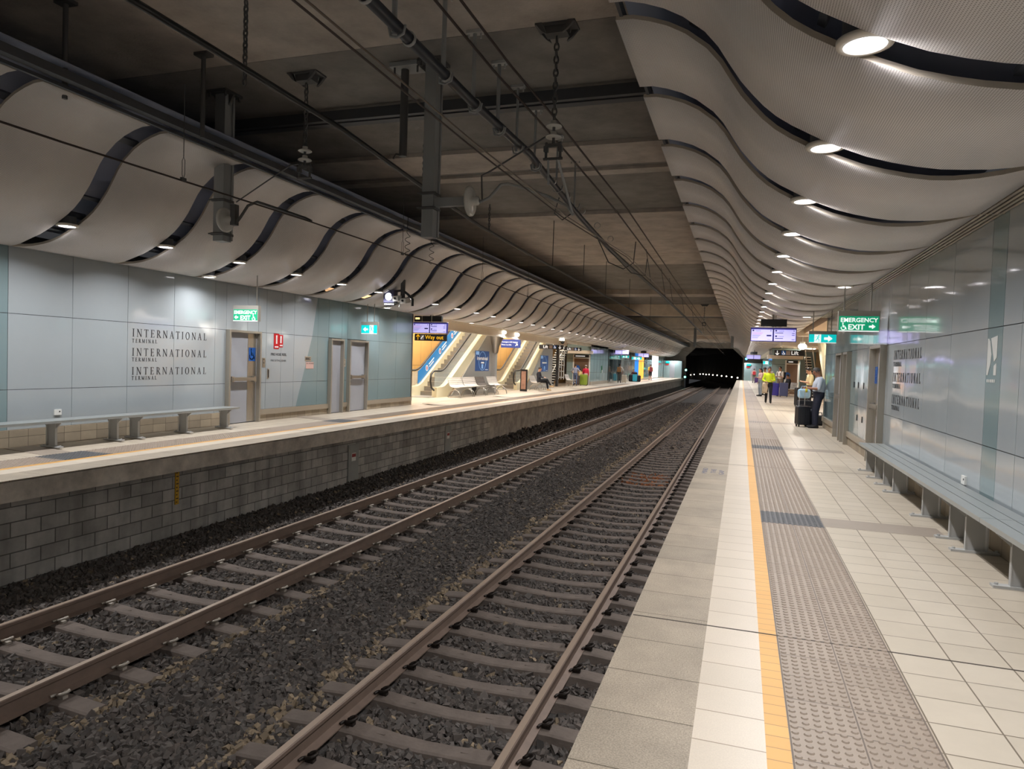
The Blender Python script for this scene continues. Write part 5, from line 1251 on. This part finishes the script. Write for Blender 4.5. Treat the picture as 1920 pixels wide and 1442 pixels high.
for x, y, lab, M in ((-11.4, 27.5, 'nearest pale slatted platform seat in front of the escalator foot', None), (-11.4, 29.1, 'second pale slatted platform seat beside the nearest one', None), (-11.4, 30.5, 'dark grey platform seat in the middle of the row', mat('dark_seat_slats', (92, 84, 78), .5)), (-11.3, 31.85, 'pale slatted platform seat right of the dark grey one', None)):
    seat(x, y, PI/2, lab, M, {27.5: 1.5, 29.1: 1.5, 30.5: 1.1}.get(y, 1.35))
seat(-11.2, 38.4, PI/2, 'pale platform seat holding the seated dark-clothed person', None); seat(-11.2, 39.8, PI/2, 'empty pale platform seat behind the seated dark-clothed person'); seat(-11.4, 47.6, PI/2, 'pale platform seat beside the left staircase')
seat(2.9, 47.6, -PI/2+.2, 'pale platform seat holding the two seated people on the right platform', None, 1.6)
t = thing('advert_stand', 'black framed free-standing advertising board beside the farther escalator foot', 'advertising stand', (-11.25, 36, 0)); part('stand_frame', MB().box(-11.44, 35.95, 0, -11.06, 36.05, 1.2), [BLACK], t); part('stand_poster', MB().box(-11.38, 35.935, .12, -11.12, 35.95, 1.1), [mat('brown_poster', (170, 130, 110), .5, var=.3, vs=4)], t)
t = thing('litter_bin', 'small dark bin behind the row of platform seats', 'bin', (-11.75, 30.0, 0)); part('bin_body', MB().lathe([(1e-4, 0), (.1, 0), (.11, .36), (.1, .38)], c=(-11.78, 30.0, 0), n=14), [BLACK], t)
def info(x, y, lab):
    t = thing('help_point', lab, 'help point', (x, y, 0)); part('help_post', MB().box(x-.02, y, .9, x+.02, y+.25, 1.5), [mat('help_green', (40, 110, 70), .5)], t); part('help_panel', MB().box(x+.02, y, .9, x+.03, y+.25, 1.15), [WHITE], t)
info(-10.97, 56.5, 'green and white emergency help panel on the side of the left lift enclosure')
# ================================================================== PEOPLE
def ring_loft(rows, n=20):
    """rows: (cx, cy, cz, rx, ry) stacked along z"""
    mb = MB(); vs = []
    for cx, cy, cz, rx, ry in rows:
        for j in range(n):
            a = 2*PI*j/n; c, s = math.cos(a), math.sin(a)
            vs.append((cx+rx*math.copysign(abs(c)**.85, c), cy+ry*math.copysign(abs(s)**.85, s), cz))
    fs = [(i*n+j, i*n+(j+1) % n, (i+1)*n+(j+1) % n, (i+1)*n+j) for i in range(len(rows)-1) for j in range(n)]+[tuple(range(n))[::-1], tuple(range((len(rows)-1)*n, len(rows)*n))]
    return mb.add(vs, fs)
def capsule(mb, p0, p1, r0, r1, n=12):
    p0, p1 = Vector(p0), Vector(p1); d = (p1-p0); L = d.length or 1e-3; d = d/L; pts = []; rs = []
    for a in (75, 50, 25): pts.append(p0-d*r0*math.sin(math.radians(a))); rs.append(r0*math.cos(math.radians(a)))
    pts += [p0, p0+(p1-p0)*.5, p1]; rs += [r0, (r0+r1)/2, r1]
    for a in (25, 50, 75): pts.append(p1+d*r1*math.sin(math.radians(a))); rs.append(r1*math.cos(math.radians(a)))
    mb.tube(pts, rs, n)
def person(label, loc, rz, J=None, shirt=(200, 200, 200), legs=(30, 34, 48), skin=(186, 140, 112), hair=(28, 24, 22), shoes=(24, 24, 26), sleeve=.5, leglen=1.0, h=1.72, vox=.011, girth=1.0, long_hair=False, cap=None, shoes_on=True, belly=0, head_turn=0, head_down=0, skirt=None):
    D = dict(pel=(0, 0, .95), che=(0, 0, 1.28), nec=(0, -.01, 1.46), hea=(0, .02, 1.60),
             ls=(-.175, 0, 1.40), le=(-.24, 0, 1.12), lw=(-.25, .06, .87), rs=(.175, 0, 1.40), re=(.24, 0, 1.12), rw=(.25, .06, .87),
             lh=(-.09, 0, .92), lk=(-.1, .02, .50), la=(-.11, -.02, .09), rh=(.09, 0, .92), rk=(.1, .02, .50), ra=(.11, -.02, .09), ltoe=None, rtoe=None)
    if J: D.update(J)
    D = {k: (Vector(v) if v is not None else None) for k, v in D.items()}
    S = h/1.72; g = girth
    bones = []   # (p0, p1, r0, r1, lab0, lab1, split)
    up = (D['che']-D['pel']).normalized()
    def B(a, b, r0, r1, l0, l1=None, t=1.0): bones.append((a, b, r0, r1, l0, l1 or l0, t))
    SK, SH, LG, SO = 0, 1, 2, 3
    mb = MB()
    # torso lofted between pelvis and neck
    fwd = Vector((0, 1, 0)); pl, ch, nk = D['pel'], D['che'], D['nec']
    prof = [(-.13, .135, .095), (-.06, .165, .12), (.02, .165, .122), (.12, .148, .11+belly*.6), (.22, .15, .112+belly), (.33, .168, .118+belly*.5), (.42, .178, .112), (.47, .16, .09), (.50, .10, .07), (.53, .062, .06)]
    rows = []
    Lt = .53
    for t, rx, ry in prof:
        u = max(-.3, t/Lt); c = pl+(nk-pl)*u if u < .5 else pl+(nk-pl)*u
        mid = 4*u*(1-u) if 0 < u < 1 else 0; off = (ch-(pl+(nk-pl)*((ch-pl).length/max(.01, (nk-pl).length))))*mid
        c = c+off; yo = belly*.5*(1 if .08 < t < .35 else 0)
        rows.append((c.x, c.y+yo, c.z, rx*g, ry*g))
    T = ring_loft(rows, 20); mb.add(T.v, T.f)
    axis = (nk-pl)
    B(pl-up*.14, pl+up*.07, .15, .15, LG); B(pl+up*.09, pl+axis*.8, .15, .14, SH); B(D['ls'], D['rs'], .06, .06, SH)
    def limb(a, b, r0, r1, *l): capsule(mb, a, b, r0*g if r0 > .03 else r0, r1*g if r1 > .03 else r1); B(a, b, r0, r1, *l)
    limb(nk-Vector((0, 0, .05)), D['hea']-Vector((0, .02, .02)), .06, .055, SK)
    for s in 'lr':
        sh, el, wr, hp, kn_, an = (D[s+x] for x in ('s', 'e', 'w', 'h', 'k', 'a'))
        limb(sh, el, .056, .044, SH, SK, sleeve*2 if sleeve < .5 else 1.0)
        limb(el, wr, .042, .028, SH if sleeve > .5 else SK, SK, max(.01, (sleeve-.5)*2) if sleeve > .5 else 1)
        limb(hp, kn_, .09, .062, LG, SK, 1 if leglen > .5 else leglen*2); limb(kn_, an, .06, .042, LG if leglen > .5 else SK, SK, 1 if leglen >= 1 else max(.01, (leglen-.5)*2))
        # foot
        f = D[s+'toe'] if D[s+'toe'] is not None else an+Vector((0, .17, -.055))
        limb(an+Vector((0, -.03, -.045)), f, .042, .034, SO); limb(an+Vector((0, -.01, -.01)), an+Vector((0, .06, -.045)), .046, .04, SO)
        # hand: palm, four fingers, thumb
        d = (wr-el).normalized(); side = Vector((1, 0, 0)) if s == 'r' else Vector((-1, 0, 0)); nrm = d.cross(side)
        if nrm.length < .1: nrm = Vector((0, 0, 1))
        nrm.normalize(); lat = nrm.cross(d).normalized(); pc = wr+d*.05
        for q in (-.022, 0, .022): limb(wr+d*.02+lat*q*.6, wr+d*.085+lat*q, .016, .014, SK)
        for q, ln in ((-.032, .05), (-.011, .068), (.011, .072), (.032, .06)):
            a = wr+d*.085+lat*q; b = a+d*ln*.55+nrm*.008; c = b+d*ln*.35-nrm*.022
            limb(a, b, .0095, .009, SK); limb(b, c, .009, .008, SK)
        tb = wr+d*.035+lat*(-.03); limb(tb, tb+d*.035-lat*.025-nrm*.012, .012, .0105, SK); limb(tb+d*.035-lat*.025-nrm*.012, tb+d*.065-lat*.03-nrm*.02, .0105, .009, SK)
    # head
    H = D['hea']; R = Matrix.Rotation(head_turn, 3, 'Z') @ Matrix.Rotation(-head_down, 3, 'X')
    def hp_(x, y, z): return H+R @ Vector((x, y, z))
    def ell(c, rx, ry, rz_):
        k = MB().sphere((0, 0, 0), 1, 16, sc=(rx, ry, rz_)); mb.add([tuple(Vector(c)+R @ Vector(v)) for v in k.v], k.f)
    ell(hp_(0, 0, .035), .076, .096, .098); ell(hp_(0, .02, -.04), .06, .07, .075); ell(hp_(0, .07, -.085), .028, .024, .022)
    capsule(mb, hp_(0, .092, .025), hp_(0, .112, -.015), .010, .016); capsule(mb, hp_(-.02, .085, -.052), hp_(.02, .085, -.052), .01, .01)
    capsule(mb, hp_(-.035, .083, .04), hp_(.035, .083, .04), .012, .012)
    for s in (-1, 1): capsule(mb, hp_(s*.078, -.005, .03), hp_(s*.08, -.012, -.02), .013, .009)
    B(hp_(0, 0, .06), hp_(0, .02, -.06), .09, .06, SK)
    me = mb.mesh('tmp', [_M['black_plastic']]); o = bpy.data.objects.new('tmp', me); COL.objects.link(o)
    md = o.modifiers.new('r', 'REMESH'); md.mode = 'VOXEL'; md.voxel_size = vox
    m2 = o.modifiers.new('s', 'SMOOTH'); m2.factor = .5; m2.iterations = 3 if vox < .012 else 1
    dg = bpy.context.evaluated_depsgraph_get(); dg.update()
    em = bpy.data.meshes.new_from_object(o.evaluated_get(dg)); bpy.data.objects.remove(o)
    nv = len(em.vertices); V = np.zeros(nv*3); em.vertices.foreach_get('co', V); V = V.reshape(-1, 3)
    NRM = np.zeros(nv*3); em.vertices.foreach_get('normal', NRM); NRM = NRM.reshape(-1, 3)
    nf = len(em.polygons); F = [tuple(p.vertices) for p in em.polygons]
    Cc = np.array([V[list(f)].mean(0) for f in F]) if nf else np.zeros((0, 3))
    best = np.full(nf, 1e9); lab = np.zeros(nf, int)
    for a, b, r0, r1, l0, l1, t in bones:
        a, b = np.array(a), np.array(b); d = b-a; L2 = max(1e-9, d@d); u = np.clip(((Cc-a)@d)/L2, 0, 1)
        dist = np.linalg.norm(Cc-(a+u[:, None]*d), axis=1)-(r0+(r1-r0)*u)
        hit = dist < best; best[hit] = dist[hit]; lab[hit] = np.where(u < t, l0, l1)[hit]
    nkn, hn = np.array(nk), np.array(D['hea']); hd = np.linalg.norm((Cc-hn)[:, :2], axis=1)
    lab[((Cc-nkn)[:, 2] > -.005) & (hd < .17) & (np.linalg.norm(Cc-hn, axis=1) < .24)] = SK
    root = thing('person', label, 'person', loc, rz); root.scale = (S, S, S)
    bm_ = MB(); bm_.v = [tuple(v) for v in V]; bm_.f = [list(f) for f in F]; bm_.m = [0]*nf; bm_.sm = [True]*nf
    sk = mat('skin_%d_%d_%d' % skin, skin, .55); o = part('body', bm_, [sk], root, True)
    for L_, nm, c, inf in ((SH, 'top', shirt, .007), (LG, 'trousers' if leglen >= 1 else 'shorts', legs, .009), (SO, 'shoes', shoes, .006)):
        idx = np.where(lab == L_)[0]
        if not len(idx): continue
        used = {}; k = MB()
        for fi in idx:
            f = []
            for v in F[fi]:
                if v not in used: used[v] = len(k.v); k.v.append(tuple(V[v]+NRM[v]*inf))
                f.append(used[v])
            k.f.append(f); k.m.append(0); k.sm.append(True)
        part(nm, k, [mat('cloth_%d_%d_%d' % c, c, .85)], root, True)
    # hair: a cap of the skull
    k = MB(); n = 20; rowsn = 12
    for i in range(rowsn+1):
        ph = PI*i/rowsn*.62
        for j in range(n):
            a = 2*PI*j/n; front = math.sin(a) > .35
            p_ = ph if not front else ph*.62
            rr = 1.06
            k.v.append(tuple(hp_(.08*rr*math.sin(p_)*math.cos(a), -.004+.098*rr*math.sin(p_)*math.sin(a), .037+.098*rr*math.cos(p_))))
    k.f = [[i*n+j, i*n+(j+1) % n, (i+1)*n+(j+1) % n, (i+1)*n+j] for i in range(rowsn) for j in range(n)]; k.m = [0]*len(k.f); k.sm = [True]*len(k.f)
    if long_hair: capsule(k, hp_(0, -.06, .02), hp_(0, -.11, -.22), .075, .05)
    part('hair', k, [mat('hair_%d_%d_%d' % hair, hair, .6)], root, True)
    if cap:
        k = MB().lathe([(1e-4, .145), (.05, .14), (.09, .1), (.095, .06)], n=18); k.box(-.06, .06, .055, .06, .17, .07); k.v = [tuple(hp_(*v)) for v in k.v]; part('cap', k, [mat('cap_%d_%d_%d' % cap, cap, .7)], root, True)
    k = MB()
    for s in (-1, 1): k.sphere(tuple(hp_(s*.03, .084, .018)), .010, 8)
    part('eyes', k, [mat('eye_dark', (40, 30, 26), .3)], root, True)
    return root

walk = dict(lk=(-.09, .12, .52), la=(-.1, .2, .13), rk=(.09, -.02, .5), ra=(.1, -.2, .13))
# right platform
p = person('man in light grey short-sleeved shirt and navy trousers leaning on the right wall', (2.1, 21.3, 0), PI/2+.1,
       dict(hea=(0, .07, 1.585), nec=(0, .0, 1.45), che=(0, -.03, 1.26), ls=(-.18, -.01, 1.39), rs=(.18, -.01, 1.39), le=(-.23, .05, 1.12), lw=(-.12, .3, 1.12), re=(.23, .05, 1.12), rw=(.1, .3, 1.14), lk=(-.1, .06, .5), la=(-.11, .06, .08), rk=(.1, .06, .5), ra=(.11, .06, .08)),
       shirt=(176, 184, 196), legs=(26, 30, 48), skin=(150, 104, 80), hair=(62, 58, 54), sleeve=.42, h=1.72, vox=.009, girth=1.12, belly=.045, head_down=.5)
p = person('woman in yellow hi-vis top and black trousers walking towards the camera carrying a beige jacket', (1.26, 35, 0), PI,
       dict(walk, le=(-.25, .0, 1.12), lw=(-.1, .2, 1.1), re=(.27, .02, 1.12), rw=(.16, .2, 1.06)), shirt=(205, 225, 40), legs=(24, 26, 34), skin=(178, 128, 98), hair=(26, 22, 22), sleeve=.75, h=1.72, vox=.011)
k = MB(); k.add([(.15+x*.1+.03*math.sin(z*9), .2+.03*math.sin(x*5+z*7), 1.0-z*.5) for z in [i/6 for i in range(7)] for x in (-1, -.5, 0, .5, 1)], [(i*5+j, i*5+j+1, i*5+j+6, i*5+j+5) for i in range(6) for j in range(4)], 0, True)
part('carried_jacket', k, [mat('beige_jacket', (196, 176, 150), .85)], p, True).modifiers.new('s', 'SOLIDIFY').thickness = .05
person('woman in pale pink top and light jeans standing left of the hi-vis woman', (1.12, 44.5, 0), PI*.6, dict(le=(-.24, .06, 1.14), lw=(-.12, .26, 1.16)), shirt=(214, 176, 170), legs=(150, 160, 172), sleeve=.5, h=1.68, vox=.013, long_hair=True)
person('person in tan top and dark cap behind the pink-topped woman', (1.42, 46.5, 0), PI*.8, None, shirt=(206, 178, 130), legs=(200, 190, 165), sleeve=.5, h=1.74, vox=.014, cap=(30, 28, 30))
person('tall person in pale top half hidden behind the hi-vis woman', (1.75, 48.6, 0), PI, None, shirt=(200, 190, 180), legs=(60, 60, 66), h=1.8, vox=.015)
p = person('bearded man in white tee and brown shorts with backpack straps and sunglasses', (2.3, 46.0, 0), PI*.75, dict(le=(-.24, .06, 1.13), lw=(-.1, .26, 1.14), re=(.24, .06, 1.13), rw=(.1, .26, 1.14)), shirt=(228, 220, 208), legs=(146, 130, 112), skin=(186, 138, 110), sleeve=.4, leglen=.5, h=1.83, vox=.012, shoes=(220, 215, 210))
k = MB().cbox((0, -.2, 1.2), (.28, .16, .42)); [k.tube([(s*.1, -.12, 1.38), (s*.12, .02, 1.46), (s*.12, .14, 1.3), (s*.13, .02, 1.05), (s*.12, -.12, 1.02)], .018, 6) for s in (-1, 1)]; part('backpack', k, [mat('pack_black', (34, 32, 34), .8)], p, True)
k = MB().cbox((0, .105, 1.625), (.13, .02, .035)); part('sunglasses', k, [BLACK], p, True)
person('man in cream shirt and dark shorts standing by the stairs, hands raised to a phone', (2.62, 30, 0), PI/2+.2, dict(le=(-.23, .06, 1.13), lw=(-.08, .28, 1.16), re=(.23, .06, 1.13), rw=(.08, .28, 1.18), hea=(0, .05, 1.59)), shirt=(226, 210, 160), legs=(40, 40, 48), sleeve=.45, leglen=.55, h=1.74, vox=.011, head_down=.35)
sit = dict(pel=(0, 0, .54), che=(0, -.05, .88), nec=(0, -.03, 1.06), hea=(0, .02, 1.2), ls=(-.175, -.03, 1.0), rs=(.175, -.03, 1.0), le=(-.23, .04, .76), lw=(-.1, .26, .74), re=(.23, .04, .76), rw=(.1, .26, .74), lh=(-.09, .03, .53), rh=(.09, .03, .53), lk=(-.1, .45, .5), rk=(.1, .45, .5), la=(-.1, .5, .09), ra=(.1, .52, .09))
person('seated person in black jacket nearest on the seat right of the blue-grey suitcase', (2.85, 47.5, 0), PI*.62, sit, shirt=(30, 30, 36), legs=(36, 38, 46), sleeve=.95, h=1.76, vox=.013, head_down=.4)
person('seated person in dark top left of the other seated person on the right platform', (2.45, 48.2, 0), PI*.7, sit, shirt=(60, 56, 60), legs=(210, 205, 196), sleeve=.9, h=1.7, vox=.014, head_down=.3)
p = person('far-off person with a red backpack near the tunnel end of the right platform', (1.44, 87, 0), 0, None, shirt=(214, 190, 180), legs=(120, 110, 100), h=1.7, vox=.02)
part('backpack', MB().cbox((0, -.2, 1.2), (.32, .18, .42)), [mat('pack_red', (180, 40, 48), .7)], p, True)
# left platform
person('seated person in dark clothes with crossed legs on a left platform seat', (-11.05, 38.35, 0), -PI/2, dict(sit, rk=(.02, .46, .62), ra=(-.02, .68, .3), lk=(-.1, .42, .5), la=(-.1, .5, .09)), shirt=(30, 32, 44), legs=(24, 24, 28), sleeve=.95, h=1.74, vox=.011, skin=(196, 150, 122), head_down=.35, shoes=(190, 160, 120))
person('person seen from behind in patterned grey-blue top and blue jeans on the left platform', (-11.55, 49.6, 0), .1, dict(le=(-.33, .02, 1.18), lw=(-.2, .1, .98), re=(.33, .02, 1.18), rw=(.2, .12, .98)), shirt=(146, 150, 172), legs=(84, 98, 128), h=1.55, vox=.013, sleeve=.3)
person('person in bright red jacket and white cap by the left lift doors', (-11.15, 51.3, 0), .3, dict(le=(-.25, .06, 1.14)), shirt=(206, 34, 66), legs=(200, 170, 160), h=1.5, vox=.013, sleeve=.95, cap=(215, 205, 205))
person('person in black top between the green suitcase and the red-jacketed person', (-11.35, 51.6, 0), .8, None, shirt=(36, 32, 36), legs=(30, 30, 34), h=1.3, vox=.014, sleeve=.8)
person('small child in yellow top beside the green suitcase', (-11.5, 50.9, 0), .2, None, shirt=(226, 196, 140), legs=(90, 90, 100), h=1.22, vox=.014)
p = person('person seen from behind with a brown backpack standing by a cream suitcase', (-10.45, 62.4, 0), .15, dict(re=(.3, .0, 1.12)), shirt=(196, 190, 184), legs=(98, 96, 92), h=1.72, vox=.015, sleeve=.5, skin=(120, 84, 66))
part('backpack', MB().cbox((-.05, -.2, 1.2), (.34, .2, .46)), [mat('pack_brown', (160, 116, 74), .8)], p, True)
p = person('person in yellow top with a dark red backpack far along the left platform', (-9.8, 79.5, 0), .1, None, shirt=(226, 206, 70), legs=(40, 36, 40), h=1.78, vox=.018, leglen=.5)
part('backpack', MB().cbox((.05, -.2, 1.2), (.32, .2, .5)), [mat('pack_maroon', (110, 34, 42), .8)], p, True)
person('person crouched among the pile of black bags behind the teal suitcase', (-10.35, 70.4, 0), PI, sit, shirt=(110, 60, 66), legs=(30, 30, 34), h=1.6, vox=.018)

# ------------------------------------------------------------------ luggage
def suitcase(x, y, rz, w_, d, h, c, lab, handle=.0, ribs=True, soft=False):
    t = thing('suitcase', lab, 'suitcase', (x, y, 0), rz); M = mat('case_%d_%d_%d' % c, c, .45 if not soft else .85)
    r = .05; pts = []
    for cx_, cz_, a0 in ((w_/2-r, h-r, 0), (-w_/2+r, h-r, 90), (-w_/2+r, .06+r, 180), (w_/2-r, .06+r, 270)):
        for q in range(5): a = math.radians(a0+q*22.5); pts.append((cx_+r*math.cos(a), cz_+r*math.sin(a)))
    o = part('case_body', MB().prism(pts, -d/2, d/2), [M], t, True); b = o.modifiers.new('b', 'BEVEL'); b.width = .02; b.segments = 2
    if ribs:
        k = MB()
        for i in range(5): xx = -w_*.36+i*w_*.18; k.box(xx-.008, -d/2-.008, .12, xx+.008, d/2+.008, h-.08)
        part('case_ribs', k, [M], t, True)
    k = MB()
    for sx in (-1, 1):
        for sy in (-1, 1): k.lathe([(1e-4, -.012), (.028, -.012), (.028, .012), (1e-4, .012)], c=(sx*(w_/2-.05), sy*(d/2-.04), .028), n=10, axis='x'); k.box(sx*(w_/2-.05)-.018, sy*(d/2-.04)-.018, .03, sx*(w_/2-.05)+.018, sy*(d/2-.04)+.018, .065)
    part('wheels', k, [BLACK], t, True)
    part('grab_handle', MB().tube([(-.07, 0, h), (-.06, 0, h+.03), (.06, 0, h+.03), (.07, 0, h)], .011, 6), [BLACK], t, True)
    if handle: part('telescopic_handle', MB().tube([(-.08, d*.3, h-.02), (-.08, d*.3, h+handle), (.08, d*.3, h+handle), (.08, d*.3, h-.02)], .009, 6), [STEEL], t, True)
    return t
suitcase(1.72, 21.5, .35, .36, .24, .6, (34, 36, 42), 'small black wheeled suitcase standing in front of the leaning man', .42)
suitcase(1.95, 23.6, .2, .44, .3, .68, (20, 24, 34), 'dark navy suitcase just behind the small black one', 0, soft=True)
suitcase(2.6, 33.4, .3, .55, .32, .86, (30, 30, 34), 'large black hard-shell suitcase farther back behind the leaning man', .0)
suitcase(1.95, 45.2, .2, .5, .3, .82, (70, 64, 160), 'purple-blue suitcase right of the hi-vis woman', .0)
suitcase(2.48, 44.8, -.1, .48, .3, .86, (78, 84, 124), 'slate-blue suitcase right of the man in shorts', .0)
suitcase(1.75, 87, 0, .4, .25, .7, (80, 50, 110), 'far-off purple suitcase beside the person with the red backpack')
suitcase(-11.05, 50.2, .0, .52, .34, .82, (128, 148, 44), 'large olive green suitcase by the left lift doors', .0)
suitcase(-10.1, 62.8, .1, .42, .28, .72, (214, 202, 184), 'cream suitcase beside the person with the brown backpack', .0)
suitcase(-10.0, 68.9, .1, .44, .3, .74, (40, 140, 160), 'teal suitcase in front of the pile of black bags', .0)
def bag(x, y, z, sx, sy, sz, c, lab, rz=0, nm='bag', cat='bag'):
    t = thing(nm, lab, cat, (x, y, z), rz); M = mat('bag_%d_%d_%d' % c, c, .8); o = part('bag_body', MB().cbox((0, 0, sz/2), (sx, sy, sz)), [M], t, True)
    b = o.modifiers.new('b', 'BEVEL'); b.width = min(sx, sy, sz)*.3; b.segments = 3
    part('bag_strap', MB().tube([(-sx*.3, 0, sz*.95), (-sx*.2, 0, sz+.08), (sx*.2, 0, sz+.08), (sx*.3, 0, sz*.95)], .012, 6), [M], t, True); return t
bag(1.9, 23.55, .745, .36, .26, .3, (160, 196, 220), 'light blue bag sitting on the dark navy suitcase', .2)
bag(1.93, 21.75, 0, .3, .25, .5, (24, 30, 44), 'dark navy bag at the feet of the leaning man', .3)
bag(2.28, 22.4, 0, .2, .3, .3, (22, 22, 26), 'black bag on the floor behind the leaning man', 0)
bag(-10.45, 69.5, 0, .5, .4, .7, (24, 24, 28), 'black bag at the left of the pile by the teal suitcase'); bag(-9.75, 69.6, 0, .45, .4, .65, (28, 26, 30), 'black bag at the right of the pile by the teal suitcase'); bag(-10.1, 69.8, .0, .4, .3, .95, (36, 30, 34), 'taller dark bag behind the teal suitcase')
bag(2.35, 47.0, 0, .45, .35, .6, (215, 210, 204), 'white bag on the floor by the seated pair')
t = thing('drink_bottle', 'small yellow bottle held over the light blue bag by the leaning man', 'bottle', (1.78, 21.32, 1.06)); part('bottle_body', MB().lathe([(1e-4, 0), (.03, 0), (.033, .1), (.012, .14), (.012, .17), (1e-4, .17)], c=(1.78, 21.32, 1.0), n=14), [mat('bottle_yellow', (235, 225, 60), .4)], t)
